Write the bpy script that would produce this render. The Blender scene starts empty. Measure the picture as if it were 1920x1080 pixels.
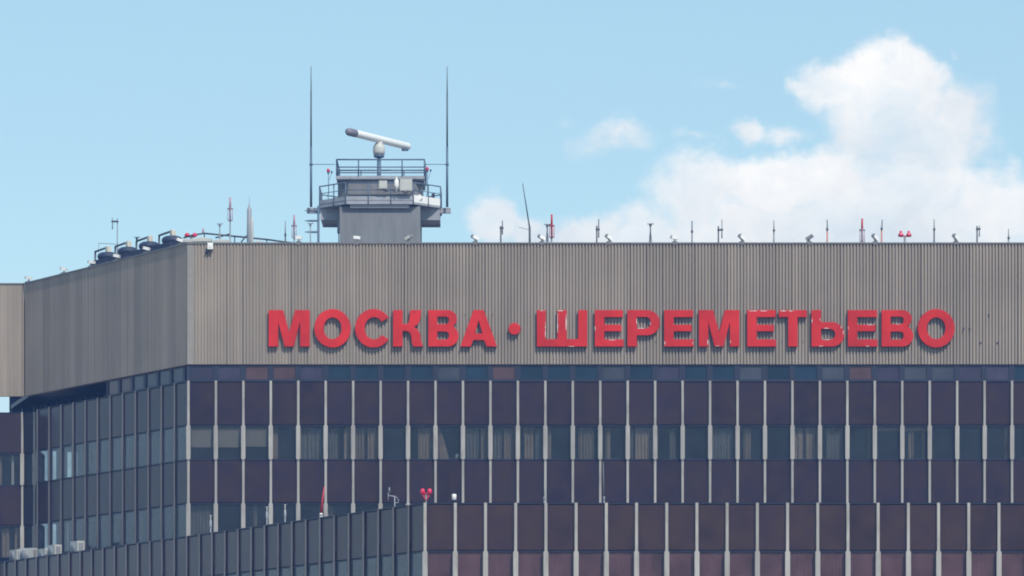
import bpy, bmesh, math, random
from mathutils import Vector, Matrix
R = math.radians
rnd = random.Random(7)
sc = bpy.context.scene
COL = sc.collection

# ------------------------------------------------------------------ camera model
F, CX, HY, ZC = 8600.0, 960.0, 1533.0, 1.7          # focal length / horizon in pixels of the 1920 wide photo
def PX(px, Y): return (px - CX) * Y / F
def PZ(py, Y): return ZC + (HY - py) * Y / F

# ------------------------------------------------------------------ materials
def new_mat(name):
    m = bpy.data.materials.new(name); m.use_nodes = True
    nt = m.node_tree; b = nt.nodes['Principled BSDF']
    return m, nt, b
def N(nt, t, **kw):
    n = nt.nodes.new(t)
    for k, v in kw.items(): setattr(n, k, v)
    return n
def L(nt, a, b): nt.links.new(a, b)

def mat(name, col, rough=0.6, metal=0.0, var=0.12, scale=3.0, stretch=(1, 1, 1), spec=0.5, objvar=0.0, dirt=0.0, bump=0.0):
    """painted / weathered surface: base colour varied by noise, an optional per object variation and stains"""
    m, nt, b = new_mat(name)
    b.inputs['Roughness'].default_value = rough
    b.inputs['Metallic'].default_value = metal
    b.inputs['Specular IOR Level'].default_value = spec
    tc = N(nt, 'ShaderNodeTexCoord'); mp = N(nt, 'ShaderNodeMapping')
    mp.inputs['Scale'].default_value = stretch
    L(nt, tc.outputs['Object'], mp.inputs['Vector'])
    oi = N(nt, 'ShaderNodeObjectInfo')
    ad = N(nt, 'ShaderNodeVectorMath', operation='ADD')
    mul = N(nt, 'ShaderNodeMath', operation='MULTIPLY'); mul.inputs[1].default_value = 37.0
    L(nt, oi.outputs['Random'], mul.inputs[0]); L(nt, mul.outputs[0], ad.inputs[1]); L(nt, mp.outputs[0], ad.inputs[0])
    nz = N(nt, 'ShaderNodeTexNoise'); nz.inputs['Scale'].default_value = scale; nz.inputs['Detail'].default_value = 6
    L(nt, ad.outputs[0], nz.inputs['Vector'])
    mr = N(nt, 'ShaderNodeMapRange'); mr.inputs[1].default_value = 0.25; mr.inputs[2].default_value = 0.75
    mr.inputs[3].default_value = 1 - var; mr.inputs[4].default_value = 1 + var
    L(nt, nz.outputs['Fac'], mr.inputs[0])
    fac = mr.outputs[0]
    if objvar:
        mo = N(nt, 'ShaderNodeMapRange'); mo.inputs[3].default_value = 1 - objvar; mo.inputs[4].default_value = 1 + objvar
        L(nt, oi.outputs['Random'], mo.inputs[0])
        mm = N(nt, 'ShaderNodeMath', operation='MULTIPLY'); L(nt, fac, mm.inputs[0]); L(nt, mo.outputs[0], mm.inputs[1]); fac = mm.outputs[0]
    hs = N(nt, 'ShaderNodeMix', data_type='RGBA', blend_type='MULTIPLY'); hs.inputs['Factor'].default_value = 1
    hs.inputs['A'].default_value = (*col, 1)
    L(nt, fac, hs.inputs['B'])
    out = hs.outputs['Result']
    if dirt:
        n2 = N(nt, 'ShaderNodeTexNoise'); n2.inputs['Scale'].default_value = scale * 2.7; n2.inputs['Detail'].default_value = 8
        L(nt, ad.outputs[0], n2.inputs['Vector'])
        cr = N(nt, 'ShaderNodeMapRange'); cr.inputs[1].default_value = 0.52; cr.inputs[2].default_value = 0.72; cr.inputs[4].default_value = dirt
        L(nt, n2.outputs['Fac'], cr.inputs[0])
        mx = N(nt, 'ShaderNodeMix', data_type='RGBA'); L(nt, cr.outputs[0], mx.inputs['Factor'])
        L(nt, out, mx.inputs['A']); mx.inputs['B'].default_value = (col[0] * .45, col[1] * .42, col[2] * .38, 1)
        out = mx.outputs['Result']
    L(nt, out, b.inputs['Base Color'])
    if bump:
        bp = N(nt, 'ShaderNodeBump'); bp.inputs['Strength'].default_value = bump; bp.inputs['Distance'].default_value = 0.02
        L(nt, nz.outputs['Fac'], bp.inputs['Height']); L(nt, bp.outputs[0], b.inputs['Normal'])
    return m

def mat_fascia(name, col):
    """ribbed sheet cladding: per sheet shade from a mesh attribute, long vertical streaks, faint stains"""
    m, nt, b = new_mat(name)
    b.inputs['Roughness'].default_value = 0.5
    b.inputs['Specular IOR Level'].default_value = 0.3
    at = N(nt, 'ShaderNodeAttribute', attribute_name='sheet_tint')
    tc = N(nt, 'ShaderNodeTexCoord'); mp = N(nt, 'ShaderNodeMapping'); mp.inputs['Scale'].default_value = (2.2, 2.2, 0.07)
    L(nt, tc.outputs['Object'], mp.inputs['Vector'])
    nz = N(nt, 'ShaderNodeTexNoise'); nz.inputs['Scale'].default_value = 1.6; nz.inputs['Detail'].default_value = 7; nz.inputs['Roughness'].default_value = .65
    L(nt, mp.outputs[0], nz.inputs['Vector'])
    mr = N(nt, 'ShaderNodeMapRange'); mr.inputs[1].default_value = .3; mr.inputs[2].default_value = .7; mr.inputs[3].default_value = .86; mr.inputs[4].default_value = 1.12
    L(nt, nz.outputs['Fac'], mr.inputs[0])
    n2 = N(nt, 'ShaderNodeTexNoise'); n2.inputs['Scale'].default_value = .35; n2.inputs['Detail'].default_value = 4
    L(nt, tc.outputs['Object'], n2.inputs['Vector'])
    m2 = N(nt, 'ShaderNodeMapRange'); m2.inputs[1].default_value = .3; m2.inputs[2].default_value = .7; m2.inputs[3].default_value = .93; m2.inputs[4].default_value = 1.07
    L(nt, n2.outputs['Fac'], m2.inputs[0])
    a = N(nt, 'ShaderNodeMath', operation='MULTIPLY'); L(nt, mr.outputs[0], a.inputs[0]); L(nt, at.outputs['Fac'], a.inputs[1])
    a2 = N(nt, 'ShaderNodeMath', operation='MULTIPLY'); L(nt, a.outputs[0], a2.inputs[0]); L(nt, m2.outputs[0], a2.inputs[1])
    mx = N(nt, 'ShaderNodeMix', data_type='RGBA', blend_type='MULTIPLY'); mx.inputs['Factor'].default_value = 1
    mx.inputs['A'].default_value = (*col, 1); L(nt, a2.outputs[0], mx.inputs['B'])
    L(nt, mx.outputs['Result'], b.inputs['Base Color'])
    return m

def mat_glass(name, tint, refl_ior=1.33, dull=0.0, dull_col=(.1, .1, .12)):
    """tinted pane: partly see-through, reflecting by Fresnel, with an optional patchy veil of diffuse colour"""
    m, nt, b = new_mat(name)
    nt.nodes.remove(b)
    out = nt.nodes['Material Output']
    tr = N(nt, 'ShaderNodeBsdfTransparent'); tr.inputs[0].default_value = (*tint, 1)
    gl = N(nt, 'ShaderNodeBsdfGlossy'); gl.inputs['Roughness'].default_value = 0.02
    ge = N(nt, 'ShaderNodeNewGeometry'); dt = N(nt, 'ShaderNodeVectorMath', operation='DOT_PRODUCT')
    L(nt, ge.outputs['Normal'], dt.inputs[0]); L(nt, ge.outputs['Incoming'], dt.inputs[1])
    ab = N(nt, 'ShaderNodeMath', operation='ABSOLUTE'); L(nt, dt.outputs['Value'], ab.inputs[0])
    om = N(nt, 'ShaderNodeMath', operation='SUBTRACT'); om.inputs[0].default_value = 1.0; L(nt, ab.outputs[0], om.inputs[1])
    pw = N(nt, 'ShaderNodeMath', operation='POWER'); L(nt, om.outputs[0], pw.inputs[0]); pw.inputs[1].default_value = 5.0
    r0 = ((refl_ior - 1) / (refl_ior + 1)) ** 2
    fr = N(nt, 'ShaderNodeMath', operation='MULTIPLY_ADD'); L(nt, pw.outputs[0], fr.inputs[0]); fr.inputs[1].default_value = 1 - r0; fr.inputs[2].default_value = r0
    tc = N(nt, 'ShaderNodeTexCoord'); oi = N(nt, 'ShaderNodeObjectInfo')
    mul = N(nt, 'ShaderNodeMath', operation='MULTIPLY'); mul.inputs[1].default_value = 29.0
    L(nt, oi.outputs['Random'], mul.inputs[0])
    ad = N(nt, 'ShaderNodeVectorMath', operation='ADD'); L(nt, tc.outputs['Object'], ad.inputs[0]); L(nt, mul.outputs[0], ad.inputs[1])
    nz = N(nt, 'ShaderNodeTexNoise'); nz.inputs['Scale'].default_value = 1.3; nz.inputs['Detail'].default_value = 3
    L(nt, ad.outputs[0], nz.inputs['Vector'])
    bp = N(nt, 'ShaderNodeBump'); bp.inputs['Strength'].default_value = .25; bp.inputs['Distance'].default_value = .02
    L(nt, nz.outputs['Fac'], bp.inputs['Height']); L(nt, bp.outputs[0], gl.inputs['Normal'])
    df = N(nt, 'ShaderNodeBsdfDiffuse'); df.inputs[0].default_value = (*dull_col, 1)
    md = N(nt, 'ShaderNodeMixShader')
    if dull:
        mr = N(nt, 'ShaderNodeMapRange'); mr.inputs[1].default_value = .3; mr.inputs[2].default_value = .7
        mr.inputs[3].default_value = dull * .6; mr.inputs[4].default_value = min(1, dull * 1.4)
        L(nt, nz.outputs['Fac'], mr.inputs[0]); L(nt, mr.outputs[0], md.inputs[0])
    else:
        md.inputs[0].default_value = 0.0
    L(nt, tr.outputs[0], md.inputs[1]); L(nt, df.outputs[0], md.inputs[2])
    ms = N(nt, 'ShaderNodeMixShader'); L(nt, fr.outputs[0], ms.inputs[0]); L(nt, md.outputs[0], ms.inputs[1]); L(nt, gl.outputs[0], ms.inputs[2])
    L(nt, ms.outputs[0], out.inputs['Surface'])
    return m

def mat_panel(name, col, rough=.22, spec=.29, objvar=.18, col2=None):
    """opaque glossy spandrel glass: dark body colour with soft blotches, slight waviness"""
    m = mat(name, col, rough, 0, .28, .9, (1, 1, .6), spec, objvar)
    nt = m.node_tree; b = nt.nodes['Principled BSDF']
    tc = N(nt, 'ShaderNodeTexCoord'); oi = N(nt, 'ShaderNodeObjectInfo')
    mul = N(nt, 'ShaderNodeMath', operation='MULTIPLY'); mul.inputs[1].default_value = 53.0
    L(nt, oi.outputs['Random'], mul.inputs[0])
    ad = N(nt, 'ShaderNodeVectorMath', operation='ADD'); L(nt, tc.outputs['Object'], ad.inputs[0]); L(nt, mul.outputs[0], ad.inputs[1])
    nz = N(nt, 'ShaderNodeTexNoise'); nz.inputs['Scale'].default_value = .8; nz.inputs['Detail'].default_value = 2
    L(nt, ad.outputs[0], nz.inputs['Vector'])
    bp = N(nt, 'ShaderNodeBump'); bp.inputs['Strength'].default_value = .35; bp.inputs['Distance'].default_value = .04
    L(nt, nz.outputs['Fac'], bp.inputs['Height']); L(nt, bp.outputs[0], b.inputs['Normal'])
    if col2:
        n2 = N(nt, 'ShaderNodeTexNoise'); n2.inputs['Scale'].default_value = 1.15; n2.inputs['Detail'].default_value = 3
        L(nt, ad.outputs[0], n2.inputs['Vector'])
        r2 = N(nt, 'ShaderNodeMapRange'); r2.inputs[1].default_value = .28; r2.inputs[2].default_value = .74; L(nt, n2.outputs['Fac'], r2.inputs[0])
        src = b.inputs['Base Color'].links[0].from_socket
        mx = N(nt, 'ShaderNodeMix', data_type='RGBA'); L(nt, r2.outputs[0], mx.inputs['Factor']); L(nt, src, mx.inputs['A']); mx.inputs['B'].default_value = (*col2, 1)
        L(nt, mx.outputs['Result'], b.inputs['Base Color'])
    return m

M = {}
M['fascia'] = mat_fascia('ribbed_cladding', (.305, .256, .208))
M['trim'] = mat('grey_trim', (.17, .165, .16), .55)
M['corner'] = mat('corner_trim', (.27, .245, .215), .5)
M['panel'] = mat_panel('spandrel_glass', (.024, .014, .028), col2=(.043, .024, .022))
M['panel_wing'] = mat_panel('spandrel_glass_wing', (.034, .018, .025), col2=(.055, .030, .024))
M['backing'] = mat('dark_backing', (.010, .018, .040), .9, spec=.08)
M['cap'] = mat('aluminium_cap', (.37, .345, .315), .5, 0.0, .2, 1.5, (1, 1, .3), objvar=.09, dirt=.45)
M['cap_side'] = mat('shaded_side_cap', (.17, .165, .165), .6, 0.0, .16, 1.5, (1, 1, .3), spec=.25)  # darker copy of the cap; the side walls' shade is put into its colour
M['side'] = mat('dark_anodised', (.022, .024, .036), .5)
M['glass'] = mat_glass('window_glass', (.76, .77, .78), 1.36, .07, (.13, .17, .21))
M['glass_side'] = mat_glass('side_window_glass', (.72, .77, .80), 1.5, .2, (.24, .26, .29))  # pale diffuse veil stands in for the sky reflected in the side panes
M['glass_wing'] = mat_glass('wing_glass', (.66, .58, .60), 1.4, .36, (.19, .10, .11))
M['strip_blue'] = mat_panel('strip_glass_blue', (.012, .030, .050), .12)
M['strip_purple'] = mat_panel('strip_glass_purple', (.050, .045, .075), .15)
M['strip_bronze'] = mat_panel('strip_glass_bronze', (.088, .050, .052), .15)
M['strip_grey'] = mat_panel('strip_glass_grey', (.055, .062, .078), .15)
M['frame'] = mat('navy_frame', (.014, .019, .040), .5)
M['interior'] = mat('room_walls', (.042, .068, .105), .9)
M['curtain'] = mat('curtain_cloth', (.38, .295, .215), .9, var=.2, scale=2, objvar=.25)
M['curtain_dim'] = mat('net_curtain', (.20, .19, .17), .9, var=.25, scale=1.5)
M['blind'] = mat('roller_blind', (.33, .295, .23), .8, objvar=.06)
M['plain'] = mat('plain_wall', (.03, .03, .04), .6)
M['roof'] = mat('roof_felt', (.13, .13, .13), .9)
M['red'] = mat('red_plastic', (.575, .022, .014), .5, var=.22, scale=1.1, spec=.2, objvar=.06, dirt=.0)
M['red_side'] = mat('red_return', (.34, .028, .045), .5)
M['chip'] = mat('chipped_white', (.75, .72, .68), .6)
M['concrete'] = mat('tower_concrete', (.20, .205, .215), .85, var=.22, scale=1.1, stretch=(1.6, 1.6, .28), dirt=.3, bump=.2)
M['steel'] = mat('blue_grey_steel', (.085, .135, .20), .5, var=.15)
M['steel_lt'] = mat('light_grey_steel', (.32, .33, .36), .5, var=.15)
M['white'] = mat('white_enamel', (.84, .82, .78), .4, var=.05)
M['offwhite'] = mat('off_white_plastic', (.52, .51, .47), .5, var=.08)
M['beige'] = mat('beige_metal', (.60, .55, .46), .6, var=.15, dirt=.25)
M['grey'] = mat('mid_grey_metal', (.24, .25, .26), .6)
M['capgrey'] = mat('radar_end_grey', (.20, .19, .23), .6)
M['dark'] = mat('dark_navy_metal', (.022, .034, .07), .6)
M['rod_dark'] = mat('dark_rod', (.06, .075, .095), .5)
M['rod_grey'] = mat('grey_rod', (.22, .24, .26), .5)
M['rod_orange'] = mat('orange_post', (.55, .19, .11), .5)
M['redpaint'] = mat('signal_red', (.52, .035, .05), .4)
M['pink'] = mat('faded_red', (.44, .25, .33), .5)
M['redlamp'] = mat('red_lamp_glass', (.62, .02, .07), .25)
M['asphalt'] = mat('apron_concrete', (.31, .285, .25), .9, var=.15, scale=.05)

# ------------------------------------------------------------------ mesh builder
class MB:
    def __init__(s): s.v = []; s.f = []; s.m = []; s.sm = []
    def quad(s, pts, m=0, smooth=False):
        i = len(s.v); s.v += [tuple(p) for p in pts]; s.f.append(tuple(range(i, i + len(pts)))); s.m.append(m); s.sm.append(smooth)
    def box(s, x0, x1, y0, y1, z0, z1, m=0, rot=None, piv=(0, 0, 0)):
        p = [(x0, y0, z0), (x1, y0, z0), (x1, y1, z0), (x0, y1, z0), (x0, y0, z1), (x1, y0, z1), (x1, y1, z1), (x0, y1, z1)]
        if rot is not None:
            pv = Vector(piv); p = [tuple(rot @ (Vector(q) - pv) + pv) for q in p]
        i = len(s.v); s.v += p
        for f in ((0, 3, 2, 1), (4, 5, 6, 7), (0, 1, 5, 4), (1, 2, 6, 5), (2, 3, 7, 6), (3, 0, 4, 7)):
            s.f.append(tuple(i + k for k in f)); s.m.append(m); s.sm.append(False)
        return s
    def cbox(s, c, size, m=0, rot=None):
        x, y, z = c; a, b, d = size
        return s.box(x - a / 2, x + a / 2, y - b / 2, y + b / 2, z - d / 2, z + d / 2, m, rot, c)
    def rod(s, p0, p1, r0, r1=None, n=8, m=0):
        r1 = r0 if r1 is None else r1
        p0 = Vector(p0); p1 = Vector(p1); d = (p1 - p0).normalized()
        a = d.orthogonal().normalized(); b = d.cross(a)
        i = len(s.v)
        for p, r in ((p0, r0), (p1, r1)):
            for k in range(n):
                t = 2 * math.pi * k / n; s.v.append(tuple(p + a * (r * math.cos(t)) + b * (r * math.sin(t))))
        for k in range(n):
            k2 = (k + 1) % n; s.f.append((i + k, i + k2, i + n + k2, i + n + k)); s.m.append(m); s.sm.append(True)
        s.f.append(tuple(i + k for k in reversed(range(n)))); s.m.append(m); s.sm.append(False)
        s.f.append(tuple(i + n + k for k in range(n))); s.m.append(m); s.sm.append(False)
        return s
    def path(s, pts, r, n=8, m=0):
        for a, b in zip(pts[:-1], pts[1:]): s.rod(a, b, r, r, n, m)
        return s
    def lathe(s, prof, c=(0, 0, 0), axis=None, n=20, m=0):
        """prof: list of (radius, height) about z, or about the given axis"""
        c = Vector(c); Q = Vector(axis).normalized().to_track_quat('Z', 'Y') if axis else None
        i = len(s.v)
        for r, h in prof:
            for k in range(n):
                t = 2 * math.pi * k / n; p = Vector((r * math.cos(t), r * math.sin(t), h))
                if Q: p = Q @ p
                s.v.append(tuple(c + p))
        for j in range(len(prof) - 1):
            for k in range(n):
                k2 = (k + 1) % n
                s.f.append((i + j * n + k, i + j * n + k2, i + (j + 1) * n + k2, i + (j + 1) * n + k)); s.m.append(m); s.sm.append(True)
        s.f.append(tuple(i + k for k in reversed(range(n)))); s.m.append(m); s.sm.append(False)
        e = i + (len(prof) - 1) * n
        s.f.append(tuple(e + k for k in range(n))); s.m.append(m); s.sm.append(False)
        return s
    def prism(s, poly, z0, z1, m=0):
        """poly: counter-clockwise list of (x, y)"""
        n = len(poly); i = len(s.v)
        s.v += [(x, y, z0) for x, y in poly] + [(x, y, z1) for x, y in poly]
        s.f.append(tuple(i + k for k in reversed(range(n)))); s.m.append(m); s.sm.append(False)
        s.f.append(tuple(i + n + k for k in range(n))); s.m.append(m); s.sm.append(False)
        for k in range(n):
            k2 = (k + 1) % n; s.f.append((i + k, i + k2, i + n + k2, i + n + k)); s.m.append(m); s.sm.append(False)
        return s
    def mesh(s, name, mats):
        me = bpy.data.meshes.new(name); me.from_pydata(s.v, [], s.f)
        for k in (mats if isinstance(mats, (list, tuple)) else [mats]): me.materials.append(M[k])
        me.polygons.foreach_set('material_index', s.m); me.polygons.foreach_set('use_smooth', s.sm)
        me.update(); return me
    def build(s, name, mats, parent=None, loc=(0, 0, 0), rz=0.0):
        return put(name, s.mesh(name, mats), parent, loc, rz)

def put(name, me, parent=None, loc=(0, 0, 0), rz=0.0):
    o = bpy.data.objects.new(name, me); COL.objects.link(o)
    o.location = loc; o.rotation_euler = (0, 0, rz)
    if parent: o.parent = parent
    return o
def tag(o, label=None, cat=None, group=None, kind=None):
    if label: o['label'] = label
    if cat: o['category'] = cat
    if group: o['group'] = group
    if kind: o['kind'] = kind
    return o
def thing(name, label, cat, loc=(0, 0, 0), rz=0.0, group=None):
    o = bpy.data.objects.new(name, None); COL.objects.link(o); o.location = loc; o.rotation_euler = (0, 0, rz)
    o.empty_display_size = .3
    return tag(o, label, cat, group)
def copy_thing(root, loc, rz, label, group=None):
    r = root.copy(); COL.objects.link(r); r.location = loc; r.rotation_euler = (0, 0, rz); r['label'] = label
    if group: r['group'] = group
    for ch in root.children:
        c = ch.copy(); COL.objects.link(c); c.parent = r
        for g in ch.children:
            d = g.copy(); COL.objects.link(d); d.parent = c
    return r

# ------------------------------------------------------------------ ground
g = MB(); g.quad([(-4000, -1500, 0), (4000, -1500, 0), (4000, 6000, 0), (-4000, 6000, 0)])
tag(g.build('ground', 'asphalt'), kind='structure')

# ------------------------------------------------------------------ facade kit
ZT, ZF, Z1, Z2, Z3, Z4, Z5 = 26.72, 21.47, 20.72, 18.82, 17.30, 15.42, 13.90
class Facade:
    """local frame: x to the right along the wall, y into the building, z up"""
    def __init__(s, root, P0, rz): s.root = root; s.P0 = Vector((P0[0], P0[1], 0)); s.rz = rz; s.rl = Vector(root.location)
    def w(s, x, y, z=0.0):
        c, q = math.cos(s.rz), math.sin(s.rz)
        return Vector((s.P0.x + x * c - y * q, s.P0.y + x * q + y * c, z))
    def put(s, name, me, x, y=0.0, z=0.0, parent=None): return put(name, me, parent or s.root, s.w(x, y, z) - s.rl, s.rz)

_cache = {}
def panel_mesh(w, h, m):
    k = ('p', round(w, 3), round(h, 3), m)
    if k not in _cache:
        b = MB(); b.box(.012, w - .012, 0, .05, .035, h - .03); _cache[k] = b.mesh('spandrel_panel', m)
    return _cache[k]
def window_meshes(w, h, m):
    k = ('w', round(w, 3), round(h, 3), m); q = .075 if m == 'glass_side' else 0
    if k not in _cache:
        b = MB(); b.box(.02, w - .02, .085 - q, .095 - q, .05, h - .045)
        f = MB(); f.box(.0, w, .03 - q * .5, .13, 0, .05); f.box(.0, w, .03 - q * .5, .13, h - .045, h)
        f.box(.0, .05, .035 - q * .5, .125, .05, h - .045); f.box(w - .05, w, .035 - q * .5, .125, .05, h - .045)
        _cache[k] = (b.mesh('window', m), f.mesh('frame', 'frame'))
    return _cache[k]
def strip_meshes(w, h, m, post=.24):
    k = ('s', round(w, 3), round(h, 3), m)
    if k not in _cache:
        b = MB(); b.box(post / 2, w - post / 2, .03, .07, .07, h - .06)
        f = MB(); f.box(0, w, -.025, .12, 0, .07); f.box(0, w, -.025, .12, h - .06, h)
        f.box(0, post / 2, -.02, .11, .07, h - .06); f.box(w - post / 2, w, -.02, .11, .07, h - .06)
        _cache[k] = (b.mesh('strip_window', m), f.mesh('frame', 'frame'))
    return _cache[k]
def mullion_mesh(segs, key, wn=.115, ww=.195, dn=.12, dw=.17, cap='cap'):
    """segs: list of (z0, z1, wide?) - a light cap in front of dark sides, broader beside the windows"""
    if key in _cache: return _cache[key]
    b = MB()
    for z0, z1, wide in segs:
        hw, d = (ww / 2, dw) if wide else (wn / 2, dn)
        b.box(-hw + .012, hw - .012, -d + .025, .03, z0 + .001, z1 - .001, 1)
        e = .05 if wide else 0.0
        # cap with bevelled ends
        i = len(b.v); y0, y1 = -d, -d + .025
        prof = [(z0, hw - e), (z0 + e, hw), (z1 - e, hw), (z1, hw - e)] if wide else [(z0, hw), (z1, hw)]
        for z, h_ in prof: b.v += [(-h_, y1, z), (-h_ + .018, y0, z), (h_ - .018, y0, z), (h_, y1, z)]
        n = len(prof)
        for j in range(n - 1):
            for k in range(3):
                a0 = i + j * 4 + k; b.f.append((a0, a0 + 1, a0 + 5, a0 + 4)); b.m.append(0); b.sm.append(False)
            b.f.append((i + j * 4 + 3, i + j * 4, i + j * 4 + 4, i + j * 4 + 7)); b.m.append(0); b.sm.append(False)
        b.f.append((i + 3, i + 2, i + 1, i)); b.m.append(0); b.sm.append(False)
        t = i + (n - 1) * 4; b.f.append((t, t + 1, t + 2, t + 3)); b.m.append(0); b.sm.append(False)
    _cache[key] = b.mesh('mullion', [cap, 'side']); return _cache[key]

def curtain_mesh(w, h, f0, f1, slant=0.0, seed=0, m='curtain'):
    q = random.Random(seed); b = MB(); n = max(10, int((f1 - f0) * 60)); x0, x1 = f0 * w + .05, f1 * w - .05
    ph = q.random() * 6; fr = q.uniform(34, 52)
    rows = 5; i = len(b.v)
    for r in range(rows):
        v = r / (rows - 1)
        for k in range(n + 1):
            u = k / n; xx = x0 + (x1 - x0) * u * (1 - slant * (1 - abs(2 * v - 1) if slant > 0 else 0) * .35)
            if slant < 0: xx = x0 + (x1 - x0) * u * (1 - .75 * v * -slant)
            b.v.append((xx, .30 + .035 * math.sin(xx * fr + ph + .4 * math.sin(v * 3)) + .02 * math.sin(xx * 17 + ph * 2), .06 + v * (h - .12)))
    for r in range(rows - 1):
        for k in range(n):
            a0 = i + r * (n + 1) + k; b.f.append((a0, a0 + 1, a0 + n + 2, a0 + n + 1)); b.m.append(0); b.sm.append(True)
    return b.mesh('curtain', m)

def ribbed(name, W, z0, z1, root_fac, x_start=0.0, pitch=.1408, depth=lambda x: .045, seed=1, amp=.10, edge=0.0, y=0.0):
    """trapezoid ribbed sheet cladding built as one surface"""
    q = random.Random(seed); b = MB(); xs = []; tint = []
    x = 0.0; k = 0; t = 1.0
    while x < W - 1e-6:
        if k % 5 == 0: t = 1 + q.uniform(-amp, amp)
        tt = t * (1 + q.uniform(-.05, .05)); d = depth(x)
        p = min(pitch, W - x)
        seam = .62 if (k % 5 == 0 and q.random() < .55) else 1.0
        xs += [(x, d, tt * seam), (x + p * .38, d, tt * seam), (x + p * .44, 0, tt), (x + p * .94, 0, tt)]
        x += pitch; k += 1
    xs.append((W, depth(W), t))
    n = len(xs); i = 0
    for zz in (z0, z1):
        for (xx, d, tt) in xs: b.v.append((xx, d, zz)); tint.append(tt)
    for k in range(n - 1):
        b.f.append((k, k + 1, n + k + 1, n + k)); b.m.append(0); b.sm.append(False)
    # a back sheet gives the cladding its thickness
    j = len(b.v)
    for zz in (z0, z1):
        for xx in (0, W): b.v.append((xx, .30, zz)); tint.append(1.0)
    b.f.append((j + 1, j, j + 2, j + 3)); b.m.append(0); b.sm.append(False)
    for o_, (zi, ji) in enumerate(((0, 0), (n, 2))):
        loop = [zi + k for k in range(n)] + [j + ji + 1, j + ji]
        b.f.append(tuple(reversed(loop)) if o_ == 0 else tuple(loop)); b.m.append(0); b.sm.append(False)
    me = b.mesh(name, 'fascia')
    at = me.attributes.new('sheet_tint', 'FLOAT', 'POINT'); at.data.foreach_set('value', tint)
    return root_fac.put(name, me, x_start, y, 0)

# ------------------------------------------------------------------ upper terminal building
Y0 = 200.0
XA = PX(353.5, Y0 + .1)
terminal = thing('terminal_building', 'dark glass terminal building with tall grey ribbed fascia, carrying the red sign', 'building', (XA, Y0 + .1, 0))
P_F = 51.45 * (Y0 + .1) / F
NB = 35
front = Facade(terminal, (XA, Y0 + .1), 0.0)
P_L, NL = 1.3333, 12
dL = Vector((.5, -.866025, 0))                     # along the side wall, towards the near corner
farL = Vector((XA, Y0 + .1, 0)) - dL * (P_L * NL)
side = Facade(terminal, farL, R(-60))
Wf, Ws = P_F * NB, P_L * NL

segs = [(Z2, Z1 + .03, False), (Z3, Z2, True), (Z4, Z3, False), (Z5, Z4, True)]
mul_me = mullion_mesh(segs, 'mull_main')
for k in range(NB + 1): front.put('mullion', mul_me, k * P_F)
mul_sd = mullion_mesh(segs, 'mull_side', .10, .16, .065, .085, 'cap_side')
for k in range(NL): side.put('mullion', mul_sd, k * P_L)

def add_window(fac, x, z0, w, h, glass, cur=None, seed=0):
    wm, fm = window_meshes(w, h, glass)
    o = fac.put('window', wm, x, 0, z0)
    put('frame', fm, o)
    for (kind, *a) in (cur or []):
        if kind == 'c': put('curtain', curtain_mesh(w, h, a[0], a[1], a[2] if len(a) > 2 else 0, seed), o)
        elif kind == 'w': put('curtain', curtain_mesh(w, h, a[0], a[1], 0, seed, 'white'), o)
        elif kind == 'd': put('curtain', curtain_mesh(w, h, a[0], a[1], 0, seed, 'curtain_dim'), o)
        elif kind == 'b':
            b = MB(); b.box(.06, w - .06, .17, .18, h * (1 - a[0]), h - .05); b.rod((.06, .175, h * (1 - a[0])), (w - .06, .175, h * (1 - a[0])), .015)
            b.build('roller_blind', 'blind', o)
        elif kind == 't':
            b = MB(); b.box(.06, w - .06, .20, .22, h - .24, h - .06); b.build('pelmet', 'curtain', o)
        elif kind == 'o':
            b = MB(); b.lathe([(.02, 0), (.11, .02), (.13, .1), (.10, .2), (.02, .26)], (w - .22, .3, .05), n=12); b.build('desk_lamp', 'white', o)
    return o

cur1 = {0: [('b', .62)], 1: [('b', .62)], 2: [('b', .60)], 3: [('c', 0, .28)], 4: [('d', 0, 1)], 5: [('c', .62, 1), ('d', 0, .5)],
        6: [('c', .0, .45), ('c', .48, 1, -.3)], 8: [('c', .33, .95)], 9: [('c', 0, .55, -1), ('o',)], 10: [('c', .62, .95), ('d', 0, .6)],
        11: [('c', .45, 1), ('d', 0, .45)], 12: [('c', .18, .62), ('d', .6, 1)], 13: [('c', 0, .26)], 14: [('c', .18, .82)],
        15: [('c', .15, .42)], 16: [('c', .25, 1), ('d', 0, .25)], 17: [('c', 0, .16), ('d', .5, .8)], 19: [('d', 0, 1)], 20: [('c', .2, .55)],
        22: [('c', .0, .45), ('c', .45, 1)], 23: [('c', 0, .14), ('d', .2, .9)], 24: [('c', .72, 1)], 25: [('t',)], 26: [('t',), ('c', .2, .48), ('c', .72, .9)],
        27: [('c', 0, .14)], 29: [('c', .72, 1)], 31: [('c', .2, .7)], 33: [('d', 0, 1)]}
cur2 = {0: [('d', 0, 1)], 2: [('d', .3, .55)], 5: [('d', 0, .3)], 8: [('c', .2, .5)]}
pan_u = panel_mesh(P_F, Z1 - Z2, 'panel'); pan_l = panel_mesh(P_F, Z3 - Z4, 'panel')
for k in range(NB):
    front.put('spandrel_panel', pan_u, k * P_F, rnd.uniform(0, .012), Z2)
    front.put('spandrel_panel', pan_l, k * P_F, rnd.uniform(0, .012), Z4)
    add_window(front, k * P_F, Z3, P_F, Z2 - Z3, 'glass', cur1.get(k), k)
    if k < 14: add_window(front, k * P_F, Z5, P_F, Z4 - Z5, 'glass', cur2.get(k), 60 + k)
pan_su = panel_mesh(P_L, Z1 - Z2, 'panel'); pan_sl = panel_mesh(P_L, Z3 - Z4, 'panel')
sc1 = {3: [('d', 0, 1)], 4: [('c', .1, .6)], 8: [('d', .2, .8)], 9: [('c', .3, .9)], 1: [('d', 0, 1)], 6: [('d', 0, 1)]}
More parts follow.
